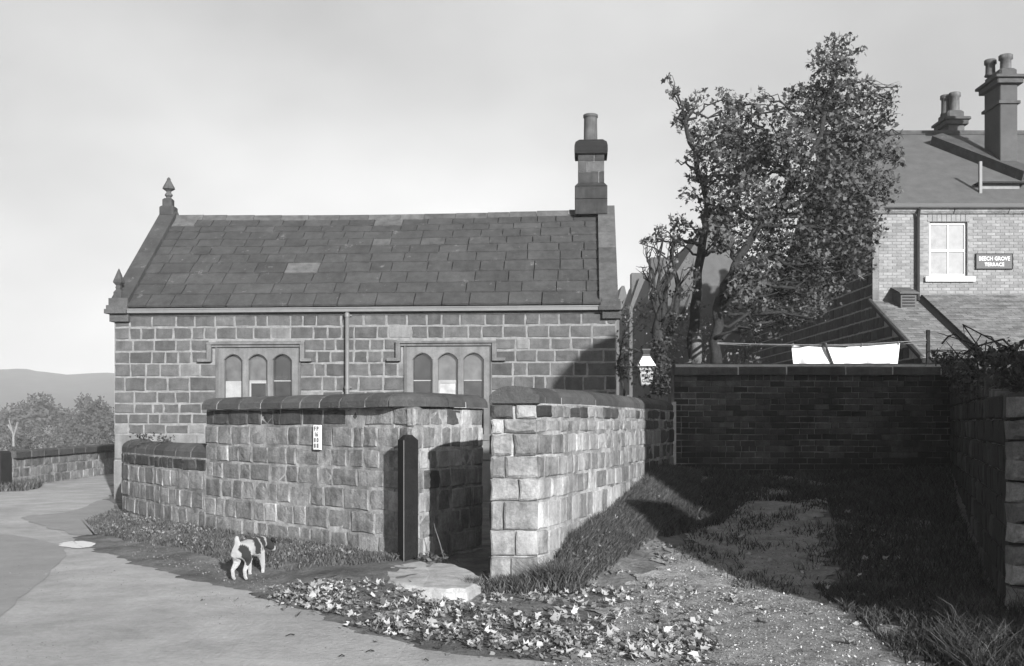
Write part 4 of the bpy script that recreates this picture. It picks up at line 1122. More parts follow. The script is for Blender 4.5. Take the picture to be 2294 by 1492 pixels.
tree('sycamore_tree','large leafy sycamore behind the brick wall, its tall crown overlapping the house gable',
     [P(1604,830,TD),P(1606,700,TD),P(1622,640,TD),P(1680,540,TD+.1),P(1760,430,TD+.1),P(1840,300,TD),P(1870,160,TD)],
     B3(main,TD,.9),M['leaf'],M['bark'],.088,1900,4,.11,shell=.3)
left=[(1620,220,28),(1660,260,34),(1640,330,40),(1680,380,40),(1610,480,34),(1498,175,13),(1510,205,18),(1545,235,24),(1570,215,18),(1530,270,28),(1565,290,34),(1600,290,34),(1640,300,30),(1570,340,40),(1620,360,44),(1650,400,40),(1600,410,36),(1560,400,25),(1545,440,30),(1590,470,30),(1640,470,35),(1520,500,26),(1560,520,30),(1480,525,20),(1450,540,13),(1512,545,22),(1610,540,30),(1660,560,25),(1515,360,7)]
tree('young_sycamore','slimmer sycamore with a pale trunk base, rising left of the big crown',
     [P(1556,830,22.6),P(1554,740,22.6),P(1562,640,22.6),P(1578,520,22.6),P(1585,450,22.7),P(1560,360,22.7),P(1535,270,22.6)],
     B3(left,22.6,.5,5),M['leaf'],M['bark'],.095,1800,4,.125,shell=.3)
MB().tube([P(1558,826,22.5),P(1560,790,22.48),P(1561,745,22.5)],[.13,.122,.10],9).build('bark_patch',M['bark_pale'],bpy.data.objects['young_sycamore'],smooth=True)
bpy.data.objects['bark_patch'].matrix_parent_inverse=Matrix.Translation(bpy.data.objects['young_sycamore'].location).inverted()
# dark ivy-clad pollard beside the lantern, with bare forks
d=22.2
ex=[([P(1478,800,d),P(1470,740,d),P(1478,700,d),P(1462,650,d)],[.12,.1,.08,.05]),([P(1485,790,d),P(1502,740,d),P(1515,690,d),P(1520,640,d),P(1510,600,d)],[.12,.09,.08,.06,.03]),
    ([P(1508,615,d),P(1500,585,d),P(1470,560,d)],[.03,.02,.01]),([P(1510,600,d),P(1506,560,d),P(1520,530,d)],[.035,.025,.012]),([P(1506,580,d),P(1530,560,d),P(1550,535,d)],[.02,.014,.008]),
    ([P(1500,740,d),P(1530,700,d),P(1545,660,d)],[.05,.03,.015]),([P(1490,570,d),P(1465,555,d),P(1432,545,d)],[.02,.014,.006])]
tree('ivy_clad_stump','dark ivy-covered forked trunk with bare twigs, directly behind the lantern',
     [P(1484,880,d),P(1480,800,d),P(1478,730,d)],B3([(1450,545,20),(1475,520,22),(1515,545,24),(1500,590,22),(1550,600,26),(1545,650,26),(1440,600,16),(1520,500,16)],d,.4,4),M['leaf_bush'],M['bark'],.075,700,6,.2,extra=ex)
st=bpy.data.objects['ivy_clad_stump']
iv=B3([(1484,860,30),(1486,820,28),(1480,780,28),(1485,740,28),(1470,700,20),(1510,715,20),(1465,660,14),(1516,660,16),(1500,845,34),(1468,850,16),(1405,868,18),(1525,850,24),(1440,905,24),(1395,830,16)],d,.3)
o=scatter('ivy',blobs_pts(iv,7500,shell=.2),.075,M['leaf_dark'],st,'oval',kind='stuff'); o.matrix_parent_inverse=Matrix.Translation(st.location).inverted()
# pollard by the main trunk: forks with short stubs
ex=[([P(1640,690,d),P(1625,650,d),P(1635,620,d),P(1655,600,d)],[.06,.06,.06,.03]),([P(1632,640,d),P(1650,615,d),P(1652,590,d)],[.05,.045,.03]),([P(1625,660,d),P(1600,672,d),P(1580,678,d)],[.02,.015,.008]),([P(1625,670,d),P(1660,672,d),P(1680,695,d)],[.02,.015,.01])]
# bushes beyond
bush=[([(1400,700,30),(1420,740,35),(1450,700,30),(1440,780,40),(1400,800,40),(1395,760,30)],25,'loose grey shrub filling the gap between chapel gable and ivy stump'),
      ([(1545,700,40),(1530,760,40),(1590,740,36),(1580,800,36)],24,'mid-grey shrub seen between the two sycamore trunks'),
      ([(1655,720,36),(1680,760,34),(1640,780,30),(1690,710,25),(1670,800,30)],23,'pale-leaved shrub against the house side wall above the brick wall')]
for bl,D_,lb in bush:
    base=P(bl[0][0],900,D_); base.z=1.0
    c0=Vector(B3(bl,D_,.6)[-1][0])
    tree('garden_shrub',lb,[(c0.x,c0.y,.9),(c0.x,c0.y,c0.z)],B3(bl,D_,.6),M['leaf_bush'],M['bark'],.075,1500,2,.04,'oval',cat='shrub')
o=scatter('garden_undergrowth',blobs_pts(B3([(1400+i*28,835+8*math.sin(i),26) for i in range(12)],19.8,.5,9),1500),.08,M['leaf_dark'],None,'oval'); tag(o,'dark low undergrowth behind the yard wall and brick wall','undergrowth',kind='stuff')
# overhanging growth on the lane wall
hang=[(2095,800,18),(2130,805,22),(2170,812,26),(2215,800,30),(2260,790,34),(2294,800,40),(2180,850,28),(2230,860,34),(2275,860,34),(2140,850,22),(2120,815,26),(2150,830,30),(2200,840,34),(2250,830,40),(2210,880,30),(2170,880,26),(2260,880,30),(2285,850,30),(2275,880,24),(2240,870,26),(2292,885,22),(2200,800,24),(2230,820,28),(2290,830,34)]
hb=[]
for px,py,r in hang:
    D_=np.interp(px,[2095,2262,2400],[15.5,9.6,8.8]); hb.append((tuple(P(px,py,D_)),r/F*D_))
tree('bramble_thicket','dark bramble thicket spilling over the top of the lane wall at right',[(5.4,11.4,.5),(5.5,11.4,2.2)],hb,M['leaf_dark'],M['bark'],.055,9000,5,.05,'oval',cat='shrub',shell=.2)
# arching bare twigs above it
mb=MB()
for a,b,c in (((2195,850),(2180,770),(2100,745)),((2200,830),(2230,790),(2294,770)),((2180,830),(2150,800),(2120,765)),((2260,800),(2280,775),(2294,768)),((2110,770),(2140,748),(2200,800))):
    mb.tube([P(*a,12.5),P((a[0]+b[0])/2,(a[1]+b[1])/2-6,12.5),P(*b,12.5),P(*c,12.5)],[.012,.01,.008,.004],5)
bt=bpy.data.objects['bramble_thicket']; o=mb.build('stems',M['bark'],bt); o.matrix_parent_inverse=Matrix.Translation(bt.location).inverted()

# unseen blocks added off the right edge, shaped so their shade covers the lane
u_=Vector((.927,.375,0)); v_=Vector((-.375,.927,0)); TE=math.tan(SUN_EL)
bo=u_*7.3+v_*3.0
gpr=tag(empty('lane_shade_pier',u_*6.06+v_*3.0,math.radians(22)),'added tall stone block casting shade at the lane mouth, outside the frame','shade block')
MB().bbox(0,.88,-.6,0,-.2,4.2-TE*3.0-.25,.03).bbox(-.0,.88,-.62,.0,4.2-TE*3.0-.246,4.2-TE*3.0,.05).build('pier',M['stone_wall'],gpr)  # added unseen block whose shadow edges the sunlit path
off=tag(empty('shade_caster_house',bo,math.radians(22)),'added house-sized block casting shade from right of the lane, outside the frame','house')
HT=7.2-TE*3.0
MB().box(0,10,-3.2,0,-.2,HT).build('wall',M['stone_wall'],off)  # added out of view to shade the lane and brick wall
MB().add([(-.0,-3.4,HT),(10.2,-3.4,HT),(10.2,0,HT),(0,0,HT),(1.5,-1.7,HT+.5),(8.8,-1.7,HT+.5)],[(0,1,5,4),(1,2,5),(2,3,4,5),(3,0,4)]).build('roof',M['slate_far'],off)
V=[(u-7.3,h-TE*3.0) for u,h in ((8.2,7.0),(8.85,8.45),(9.4,9.0),(10.1,9.25),(10.1,7.0))]  # added block, outlined to cast the shadow on the chapel front
mb=MB(); mb.add([(x,y,z) for y in (-.5,0) for x,z in V],[(0,1,2,3,4),(9,8,7,6,5)]+[(k,5+k,5+(k+1)%5,(k+1)%5) for k in range(5)]); mb.build('facade_shade_block',M['stone_wall'],off)

# far-off trees on the left
fw=[(215,925,30),(190,950,34),(235,950,34),(150,975,30),(170,990,30),(215,990,40),(255,960,30),(285,950,30),(120,1000,24)]
tree('far_tree','grey hazy tree group rising beyond the parapet beside the chapel corner',[P(215,1030,130),P(215,960,130)],B3(fw,130,4),M['far_wood'],M['bark'],.34,420,1,.3,'oval',shell=.5)
fw=[(40,990,26),(75,975,22),(100,985,18),(20,1000,24),(60,1000,22)]
tree('far_tree','lower dim shrubby tree beyond the parapet near the left edge',[P(60,1030,110),P(60,990,110)],B3(fw,110,4),M['far_wood'],M['bark'],.28,450,1,.25,'oval',shell=.5)
fw=[(90,925,40),(40,940,36),(140,945,30),(190,905,20),(20,960,40)]
o=scatter('far_wood',blobs_pts(B3(fw,170,6),160,shell=.1),.7,M['far_wood'],None,'oval'); tag(o,'far wooded slope reading as one grey mass','wood',kind='stuff')
mb=MB()
for pts_ in (((30,1000),(30,975),(24,955),(20,940)),((30,978),(36,960),(40,945)),((27,965),(18,952))):
    mb.tube([P(a,b,40) for a,b in pts_],[.06,.05,.04,.02][:len(pts_)],5)
o=mb.build('bare_sapling',M['stone_light']); tag(o,'pale leafless forked sapling beyond the parapet at far left','tree')

# ------------------------------------------------------------------ washing line
sh_=tag(empty('bed_sheet',P(1895,815,20)),'bright white sheet pegged on the washing line above the brick wall','sheet')
nx_,nz_=40,8; V=[];Q=[]
for i in range(nx_+1):
    t=i/nx_; px=1773+(2016-1773)*t; top=777-6*(2*t-1)**2*1.0-(4 if t>.5 else 0)*t+ 2
    for k in range(nz_+1):
        s=k/nz_; y_=20+(.05*math.sin(t*31)+.04*math.sin(t*13+1))*(.3+s)
        ins=(5*s if t<.1 else 0)*(1-t*10)-(6*s*max(0,(t-.9)*10))
        V.append(P(px+ins,top+(822-top)*s,y_)) 
V=[Vector((v.x,v.y,v.z)) for v in V]
for i in range(nx_):
    for k in range(nz_): a=i*(nz_+1)+k; Q.append((a,a+1,a+nz_+2,a+nz_+1))
o=link('cotton_sheet',npmesh('sheet',[tuple(v) for v in V],Q,True,4),M['cloth'],sh_); o.matrix_parent_inverse=Matrix.Translation(sh_.location).inverted()
for px in (1776,1850,1930,2012):
    o=MB().box(-.008,.008,-.03,-.005,-.04,.03).build('peg',M['bark_pale'],sh_); o.location=P(px,772 if px<2000 else 768,20)-sh_.location
mb=MB(); mb.tube([P(1607,768,19.4),P(1700,771,19.7),P(1848,773,20),P(1950,770,20),P(2079,762,20.6)],.008,5); mb.tube([P(1607,770,19.4),P(1700,775,19.8),P(1848,776,20.1),P(2079,768,20.6)],.007,5)
tag(mb.build('washing_line',M['stone_light']),'pale washing line strung from the sycamore trunk to the line post','washing line')
o=MB().tube([P(1847,768,19.93),P(1868,822,19.87)],.022,6).build('clothes_prop',M['bark']); tag(o,'slanting wooden clothes prop holding up the washing line in front of the sheet','clothes prop')
o=MB().box(-.03,.03,-.03,.03,0,.65+ZY(815,20.6)-.9).build('line_post',M['soot_shade'],loc=(P(2079,762,20.6).x,20.6,.9)); tag(o,'short dark post carrying the right end of the washing line','post')

# ------------------------------------------------------------------ grass
def blades(name,pts,hgt,wid,mat,lean=.5,hv=.5,dirbias=None):
    n=len(pts); h=hgt*(1+NR.uniform(-hv,hv,n)); a=NR.uniform(0,2*np.pi,n); w_=wid*NR.uniform(.6,1.3,n)
    ca,sa=np.cos(a),np.sin(a); b=NR.uniform(0,2*np.pi,n); le=lean*NR.uniform(.2,1.2,n)*h
    lx_,ly_=np.cos(b)*le,np.sin(b)*le
    if dirbias is not None: lx_+=dirbias[0]*h; ly_+=dirbias[1]*h
    p=pts
    v0=p+np.stack([-ca*w_,-sa*w_,0*h-.005],1); v1=p+np.stack([ca*w_,sa*w_,0*h-.005],1)
    m=p+np.stack([lx_*.4,ly_*.4,h*.6],1); v2=m+np.stack([-ca*w_*.7,-sa*w_*.7,0*h],1); v3=m+np.stack([ca*w_*.7,sa*w_*.7,0*h],1)
    v4=p+np.stack([lx_,ly_,h],1)
    V=np.stack([v0,v1,v2,v3,v4],1).reshape(-1,3); T=np.array([(0,1,3),(0,3,2),(2,3,4)])[None]+(np.arange(n)*5)[:,None,None]
    return link(name,npmesh(name,V,T.reshape(-1,3)),mat)
def inpoly(x,y,poly):
    c=np.zeros(len(x),bool); n=len(poly); j=n-1
    for i in range(n):
        xi,yi=poly[i]; xj,yj=poly[j]
        c^=((yi>y)!=(yj>y))&(x<(xj-xi)*(y-yi)/((yj-yi) or 1e-9)+xi); j=i
    return c
def region(poly,n,clump=None,thr=-.4):
    a=np.array(poly); x=NR.uniform(a[:,0].min(),a[:,0].max(),n*3); y=NR.uniform(a[:,1].min(),a[:,1].max(),n*3)
    k=inpoly(x,y,poly); x,y=x[k][:n*2],y[k][:n*2]
    if clump:
        f=hnoise(x,y,clump,3)+.6*hnoise(x,y,clump*2.3,8); kk=f>thr+NR.normal(size=len(x))*.35; x,y=x[kk],y[kk]
    return np.stack([x,y,Hf(x,y)],1)[:n]
def wpoly(l): return [gp(a,b,c) if len(t)==3 else gp(*t) for t in l for a,b,c in [t if len(t)==3 else (t[0],t[1],0)]]
# strip at the foot of the left wall
vp=[(-1.15,11.75),(-1.5,11.35),(-2.2,10.85),(-2.7,11.3),(-3.3,12.0),(-4.1,13.1),(-5.0,14.1),(-5.9,15.2),(-6.9,17.3),(-7.1,19),(-6.85,19),(-6.45,18.0),(-5.6,16.7),(-4.25,15.0),(-2.7,13.5)]
o=blades('verge_grass',region(vp,30000,2.2,-.45),.05,.005,M['grass'],.9); tag(o,'short rough grass and weeds along the foot of the curved wall','grass',kind='stuff')
bk_=[(.2,10.2),(.55,10.1),(1.0,10.7),(1.35,11.5),(1.95,12.8),(2.5,14.6),(2.9,16.4),(2.6,16.9),(2.2,16.0),(1.83,14.8),(1.22,12.8),(.78,11.6),(.47,10.75),(.27,10.42)]
o=blades('bank_grass',region(bk_,52000),.085,.0045,M['grass'],.8,dirbias=(.25,-.35)); tag(o,'long grass bank rising against the foot of the right yard wall','grass',kind='stuff')
pk=[(-.22,10.15),(-.5,10.2),(-.35,9.9),(.0,9.95),(.55,9.9),(.7,10.3),(.35,10.35),(-.2,10.38)]
o=blades('pier_tufts',region(pk,2600,5,.1),.10,.006,M['grass'],.9); tag(o,'dark grass tufts round the base of the wall end','grass',kind='stuff')
tus=np.concatenate([np.array([[.42,10.15,0]])+NR.normal(size=(1500,3))*np.array([.09,.06,0])])
tus[:,2]=Hf(tus[:,0],tus[:,1]); o=blades('tall_tussock',tus,.22,.005,M['grass'],.9); tag(o,'tall drooping grass tussock at the right corner of the wall end','grass tussock')
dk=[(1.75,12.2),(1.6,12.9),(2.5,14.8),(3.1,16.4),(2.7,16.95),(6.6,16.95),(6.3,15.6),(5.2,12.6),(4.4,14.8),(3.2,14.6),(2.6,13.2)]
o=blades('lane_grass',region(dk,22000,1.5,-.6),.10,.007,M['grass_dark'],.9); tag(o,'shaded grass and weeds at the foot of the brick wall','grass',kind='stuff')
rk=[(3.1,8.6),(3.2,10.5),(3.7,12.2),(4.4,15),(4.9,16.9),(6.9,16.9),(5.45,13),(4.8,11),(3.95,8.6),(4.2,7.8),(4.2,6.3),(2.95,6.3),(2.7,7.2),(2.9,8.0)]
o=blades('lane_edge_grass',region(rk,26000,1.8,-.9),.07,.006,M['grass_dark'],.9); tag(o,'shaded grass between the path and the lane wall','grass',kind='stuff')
rk=[(2.85,6.9),(2.95,7.6),(3.3,8.05),(4.4,8.2),(4.4,6.2),(2.8,6.2)]
o=blades('tussock_grass',region(rk,6500,3,-.2),.15,.006,M['grass_dark'],1.2,.75); tag(o,'coarse tangled grass catching the sun in the lower right corner','grass',kind='stuff')
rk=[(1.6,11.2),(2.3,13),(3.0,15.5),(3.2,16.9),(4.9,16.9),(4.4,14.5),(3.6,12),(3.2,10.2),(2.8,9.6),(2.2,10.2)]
o=blades('thin_lane_grass',region(rk,9000,2.6,.35),.055,.006,M['grass_dark'],1.0,.7); tag(o,'thin patches of grass growing through the shaded part of the path','grass',kind='stuff')  # dark blades also stand in for deeper shade on the path
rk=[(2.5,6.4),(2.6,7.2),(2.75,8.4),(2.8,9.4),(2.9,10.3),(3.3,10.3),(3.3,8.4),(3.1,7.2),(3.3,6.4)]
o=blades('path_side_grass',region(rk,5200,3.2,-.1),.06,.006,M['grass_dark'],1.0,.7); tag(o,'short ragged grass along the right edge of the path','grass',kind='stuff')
yk=[(-11.9,24.2),(-11.2,24.6),(-11.3,25.6),(-11.85,27),(-12.4,24.2)]
o=blades('roadside_grass',region(yk,2500),.16,.012,M['grass'],.7); tag(o,'pale grass tuft at the foot of the parapet gatepost','grass',kind='stuff')
wp=region(vp,5200,1.6,.1); wp[:,2]+=.02+NR.random(len(wp))*.05
o=scatter('verge_weeds',wp,.032,M['leaf_bush'],None,'oval',sv=.6); tag(o,'small broad-leaved weeds mixed through the verge grass','weeds',kind='stuff')
wp=region(bk_,3500,2.5,.2); wp[:,2]+=.02+NR.random(len(wp))*.06
o=scatter('bank_weeds',wp,.035,M['leaf_bush'],None,'oval',sv=.6); tag(o,'small weeds mixed through the bank grass by the right yard wall','weeds',kind='stuff')
# ferns growing on the low wall coping
for i,(px,py) in enumerate(((322,978),(368,985))):
    c=P(px,py,16.9+i*-.3); q_=np.array(c)+NR.normal(size=(60,3))*np.array([.08,.05,.03])
    we=empty('wall_weed',c); o=scatter('leaves',q_-np.array(c),.05,M['leaf_dark'],we,'oval',kind='stuff'); tag(we,['small dark weed on the low wall coping, nearer the far bend','larger dark weed on the low wall coping, nearer the tall wall'][i],'weed')
# weed at the gateway
c=Vector((*gp(968,1262,.08),.12)); q_=np.array(c)+NR.normal(size=(90,3))*np.array([.10,.06,.035]); 
wd_=tag(empty('gateway_weed',(c.x,c.y,.08)),'leafy weed with tall bare stalks growing at the inner edge of the slab','weed')
o=scatter('leaves',q_,.06,M['leaf'],wd_,'oval'); o.matrix_parent_inverse=Matrix.Translation(wd_.location).inverted()
mb=MB(); D_=11.75; mb.tube([P(998,1265,D_),P(985,1215,D_),P(975,1185,D_),P(972,1172,D_)],[.006,.005,.004,.003],4); mb.tube([P(1003,1265,D_),P(1002,1240,D_),P(1000,1225,D_)],[.004,.003,.002],4)
mb.tube([P(938,1300,11.3),P(948,1262,11.6)],[.003,.003],4)
o=mb.build('stalks',M['stone_light'],wd_); o.matrix_parent_inverse=Matrix.Translation(wd_.location).inverted()

# ------------------------------------------------------------------ fallen leaves
def litter(poly_px,n,z=.02,clump=3.0,thr=-.2):
    poly=[gp(a,b) for a,b in poly_px]; return region(poly,int(n*1.15),clump,thr+.3)
LP=[litter([(620,1335),(760,1345),(900,1372),(1100,1400),(1300,1440),(1500,1470),(1500,1498),(1250,1470),(1050,1455),(900,1430),(760,1385),(640,1350)],1500,thr=-.3),
    litter([(700,1310),(860,1330),(1000,1350),(1200,1375),(1480,1400),(1480,1470),(1200,1440),(900,1380),(720,1340)],620,clump=4,thr=.1),
    litter([(1200,1300),(1330,1250),(1450,1245),(1520,1260),(1500,1330),(1350,1350),(1180,1350)],420,thr=.0),
    litter([(1080,1320),(1200,1325),(1300,1400),(1500,1440),(1450,1470),(1100,1420)],420,thr=0),
    litter([(1550,1330),(1760,1335),(1740,1400),(1580,1420)],100,thr=.2),
    litter([(1350,1420),(1560,1410),(1620,1470),(1500,1492),(1340,1480)],220,thr=0),
    litter([(1450,1200),(1900,1180),(2050,1290),(1960,1360),(1750,1300),(1560,1270)],330,clump=2,thr=0),
    litter([(1500,1130),(2000,1110),(2060,1200),(1500,1230)],160,clump=2,thr=.1),
    litter([(1350,1270),(2050,1330),(2000,1440),(1400,1480)],120,thr=.1),
    litter([(200,1250),(700,1390),(1300,1492),(300,1492),(0,1400)],14,thr=.5)]
def flatrot(n,tilt=.45):
    a=NR.uniform(0,2*np.pi,n); t1=NR.normal(size=n)*tilt; t2=NR.normal(size=n)*tilt
    c,s=np.cos(a),np.sin(a); z=0*a; o=1+z
    Rz=np.stack([np.stack([c,-s,z],1),np.stack([s,c,z],1),np.stack([z,z,o],1)],1)
    c,s=np.cos(t1),np.sin(t1); Rx=np.stack([np.stack([o,z,z],1),np.stack([z,c,-s],1),np.stack([z,s,c],1)],1)
    c,s=np.cos(t2),np.sin(t2); Ry=np.stack([np.stack([c,z,s],1),np.stack([z,o,z],1),np.stack([-s,z,c],1)],1)
    return np.einsum('nij,njk,nkl->nil',Rx,Ry,Rz)
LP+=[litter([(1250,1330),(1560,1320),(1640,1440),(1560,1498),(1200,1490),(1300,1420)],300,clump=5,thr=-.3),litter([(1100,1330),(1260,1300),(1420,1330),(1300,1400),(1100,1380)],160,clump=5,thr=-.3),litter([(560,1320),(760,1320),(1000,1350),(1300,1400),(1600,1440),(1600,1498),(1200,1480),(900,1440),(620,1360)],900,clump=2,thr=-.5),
    litter([(1420,1100),(1900,1060),(2080,1250),(2000,1400),(1700,1300),(1480,1200)],600,clump=3,thr=-.1)]  # lane litter; its brown leaves also deepen the path's shade
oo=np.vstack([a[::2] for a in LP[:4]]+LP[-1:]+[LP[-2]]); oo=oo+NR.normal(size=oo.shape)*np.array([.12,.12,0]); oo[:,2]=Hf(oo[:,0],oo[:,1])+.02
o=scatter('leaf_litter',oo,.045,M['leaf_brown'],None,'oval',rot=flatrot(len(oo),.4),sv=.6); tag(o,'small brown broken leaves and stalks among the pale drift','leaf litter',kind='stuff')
p=np.vstack(LP); p[:,2]+=.022+NR.random(len(p))*.02
o=scatter('fallen_leaves',p,.05,M['leaf_fallen'],None,'maple',rot=flatrot(len(p),.5),sv=.6); tag(o,'pale autumn leaves drifted along the road edge and lane mouth','leaves',kind='stuff')
# largest single leaves on the path
lm=[]
for k in range(4):
    V=LEAF.copy()*.115; V[:,2]+=np.array([0,.02,.0,.035,.0,.03,.0,-.005,.0,.02])*R.uniform(.6,1.4); V[:,1]-=.055
    lm.append(npmesh('leaf',V,LEAFT))
for i,(px,py,lb) in enumerate([(1575,1418,'pale curled leaf, alone in the middle of the lane mouth'),(1710,1400,'pale leaf lying flat just right of the curled leaf in the lane mouth'),(1640,1352,'pale upturned leaf topping the small drift in the middle of the path'),(1815,1378,'pale leaf close to the shadow edge on the path'),
    (1905,1450,'single pale leaf farthest right on the sunlit path'),(960,1360,'pale leaf lying alone on the soil just below the stone slab'),(1090,1290,'pale curled leaf resting at the right end of the stone slab'),(1020,1432,'pale leaf on the road side of the leaf drift below the slab')]):
    x,y=gp(px,py); z=H(x,y)
    if z>.03: x,y=gp(px,py,z)
    o=link('fallen_leaf',lm[i%4],M['leaf_fallen_o'],None,loc=(x,y,H(x,y)+.028),rot=(R.gauss(0,.2),R.gauss(0,.2),R.uniform(0,6.28)))
    tag(o,lb,'leaf')
# small twigs on the road
mb=MB()
for px,py in [(820,1466),(760,1476),(1180,1475),(1250,1478),(450,1350),(625,1360),(640,1430),(950,1484)]:
    x,y=gp(px,py); a=R.uniform(-1.5,1.5); l=R.uniform(.02,.10)
    mb.tube([(x,y,.018),(x+l*.5*math.cos(a),y+l*.5*math.sin(a),.03),(x+l*math.cos(a+.3),y+l*math.sin(a+.3),.018)],.0045,4)
tag(mb.build('road_twigs',M['bark']),'scattered dark twigs and crumbs on the pale road',"twigs",kind='stuff')
# pebbles and clods on the verge and path
pb=np.vstack([region([gp(a,b) for a,b in [(250,1190),(400,1250),(640,1310),(900,1350),(1200,1390),(1500,1400),(2000,1420),(2000,1492),(1300,1480),(900,1430),(640,1345),(300,1250)]],11000)])
pb[:,2]+=.004; o=scatter('grit_and_clods',pb,.016,gmat('grit',.06,.34,island=True,mott=.2,bump=0),None,'oval',sv=.7); tag(o,'small stones and crumbs on the verge and path','grit',kind='stuff')

pg=region([(-.1,6.6),(.6,7.6),(.95,10),(1.6,11.2),(2.6,13.5),(3.6,13.5),(3.1,10.3),(2.9,8.4),(2.7,6.6)],15000)
pg[:,2]+=.016; o=scatter('path_grit',pg,.015,gmat('grit_path',.12,.75,island=True,mott=.2,bump=0),None,'oval',rot=flatrot(len(pg),.6),sv=.7); tag(o,'loose grit and small stones on the lane mouth','grit',kind='stuff')
pg=region([(-6,12.5),(-4,11.3),(-2,9.2),(-.6,7.5),(1.2,6.6),(-3.6,6.6),(-6.6,12)],2600,1.1,.2)
pg[:,2]=.012; o=scatter('road_grit',pg,.011,gmat('grit_road',.1,.5,island=True,mott=.2,bump=0),None,'oval',rot=flatrot(len(pg),.5),sv=.8); tag(o,'scattered grit and crumbs on the pale road','grit',kind='stuff')
# ------------------------------------------------------------------ dog
def skin(name,verts,edges,rad,sub=2,root=0):
    m=bpy.data.meshes.new(name); m.from_pydata([v for v in verts],edges,[]); o=bpy.data.objects.new(name,m); col.objects.link(o)
    sm=o.modifiers.new('s','SKIN'); sm.use_smooth_shade=True; ss=o.modifiers.new('d','SUBSURF'); ss.levels=sub; ss.render_levels=sub
    for i,sv in enumerate(m.skin_vertices[0].data): sv.radius=(rad[i] if not isinstance(rad[i],tuple) else rad[i]) if isinstance(rad[i],tuple) else (rad[i],rad[i]); sv.use_root=(i==root)
    bpy.context.view_layer.update(); me=bpy.data.meshes.new_from_object(o.evaluated_get(bpy.context.evaluated_depsgraph_get())); bpy.data.objects.remove(o); me.name=name; return me
dv=[(-.19,0,.335),(-.04,0,.325),(.12,0,.315),(.22,0,.36),(.30,-.01,.355),(.375,-.025,.325),(.445,-.04,.27),(.48,-.045,.24)]
dr_=[(.082,.085),(.082,.09),(.095,.115),(.07,.075),(.056,.06),(.058,.06),(.036,.036),(.024,.024)]
de=[(i,i+1) for i in range(7)]
def addc(start,ch):
    global dv,de,dr_
    p=start
    for v,r in ch: dv.append(v); dr_.append((r,r)); de.append((p,len(dv)-1)); p=len(dv)-1
for sy in (-1,1):
    fw_=.05 if sy<0 else -.015
    addc(0,[((-.20,sy*.055,.26),.062),((-.15+fw_*.3,sy*.062,.185),.042),((-.255+fw_*.5,sy*.06,.115),.021),((-.235+fw_*.5,sy*.06,.03),.018),((-.20+fw_*.5,sy*.06,.016),.021)])
    addc(2,[((.135,sy*.06,.235),.046),((.115+fw_,sy*.062,.165),.03),((.13+fw_,sy*.06,.08),.02),((.125+fw_,sy*.06,.028),.018),((.155+fw_,sy*.06,.015),.022)])
addc(0,[((-.265,0,.385),.030),((-.285,0,.435),.027),((-.275,0,.475),.018)])
dm=skin('dog_body',dv,de,dr_,3)
ca=dm.color_attributes.new('fur','FLOAT_COLOR','POINT')
patch=[((-.235,-.06,.33),.055,1),((-.215,-.085,.27),.06,1),((-.20,-.09,.21),.048,1),((.03,-.07,.33),.085,1),((.02,.0,.41),.06,1),((.14,-.03,.40),.09,1),((.17,-.1,.34),.06,1),((.37,-.02,.34),.10,1),((.33,-.05,.33),.085,1),((.30,0,.38),.05,1),((.05,.06,.36),.06,1),((.17,.05,.37),.07,1)]
fix=[]
for v in dm.vertices:
    c=v.co.copy(); c+=Vector((math.sin(c.z*60+c.y*30),math.sin(c.x*50),math.sin(c.x*70+c.y*40)))*.007; k=0
    for (p_,r,_) in patch:
        if (c-Vector(p_)).length<r: k=1
    # white collar band between neck and body patches and white muzzle
    if .225<c.x+.3*(c.z-.35)<.262: k=0
    if c.x>.43 : k=0
    if (c-Vector((.49,-.045,.245))).length<.022: k=1
    if abs(c.x-.085)<.012 and c.z<.42 and c.y<0: k=0
    fix.append(k)
for i,k in enumerate(fix):
    g_=.018 if k else .42; ca.data[i].color=(g_,g_,g_,1)
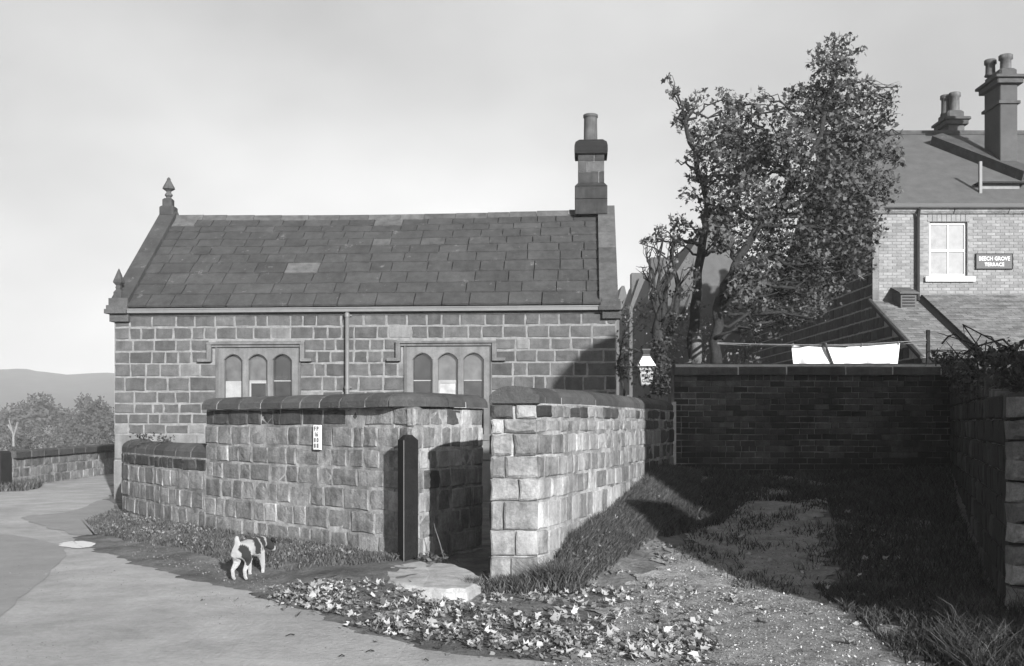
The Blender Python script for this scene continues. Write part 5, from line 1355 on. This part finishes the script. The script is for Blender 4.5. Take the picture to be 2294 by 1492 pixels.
fm=bpy.data.materials.new('dog_fur'); fm.use_nodes=True; N=fm.node_tree.nodes; at=N.new('ShaderNodeVertexColor'); at.layer_name='fur'
fm.node_tree.links.new(at.outputs['Color'],N['Principled BSDF'].inputs['Base Color']); N['Principled BSDF'].inputs['Roughness'].default_value=.85
nz=N.new('ShaderNodeTexNoise'); nz.inputs['Scale'].default_value=140; bp=N.new('ShaderNodeBump'); bp.inputs['Strength'].default_value=1.0; bp.inputs['Distance'].default_value=.02
fm.node_tree.links.new(nz.outputs['Fac'],bp.inputs['Height']); fm.node_tree.links.new(bp.outputs[0],N['Principled BSDF'].inputs['Normal'])
dx,dy=gp(532,1300,.02); dog=tag(empty('dog',(dx+.07,dy+.22,H(dx+.1,dy+.2)-.004),math.radians(76)),'white terrier with black patches and docked upright tail, sniffing the verge by the wall','dog')
o=link('body',dm,fm,dog); 
blk=gmat('dog_black_fur',.018,mott=.1,bump=.3,bscale=100)
for sy in (-1,1):
    ear=skin('ear',[(.345,sy*.045-.02,.385),(.345,sy*.075-.02,.375),(.375,sy*.088-.02,.335)],[(0,1),(1,2)],[.02,.022,.012],2); link('ear',ear,blk,dog)
    MB().lathe([(.002,-.006),(.007,-.003),(.007,.003),(.002,.006)],8).build('eye',M['iron_dark'],dog,loc=(.405,sy*.038-.03,.345))
dog.scale=(.96,.96,.96)

# fix parenting of nested parts: any sub-part whose part was given the world offset keeps local coordinates
# ------------------------------------------------------------------ haze
hz=MB().box(-3200,3200,-70,3100,-24,45).build('haze'); hz['kind']='stuff'; hz['label']='thin autumn haze filling the valley air'
hm=bpy.data.materials.new('haze'); hm.use_nodes=True; N=hm.node_tree.nodes; N.remove(N['Principled BSDF'])
pv=N.new('ShaderNodeVolumePrincipled'); pv.inputs['Color'].default_value=(.9,.9,.9,1); pv.inputs['Density'].default_value=.0007; pv.inputs['Anisotropy'].default_value=0.0
hm.node_tree.links.new(pv.outputs[0],N['Material Output'].inputs['Volume']); hz.data.materials.append(hm)
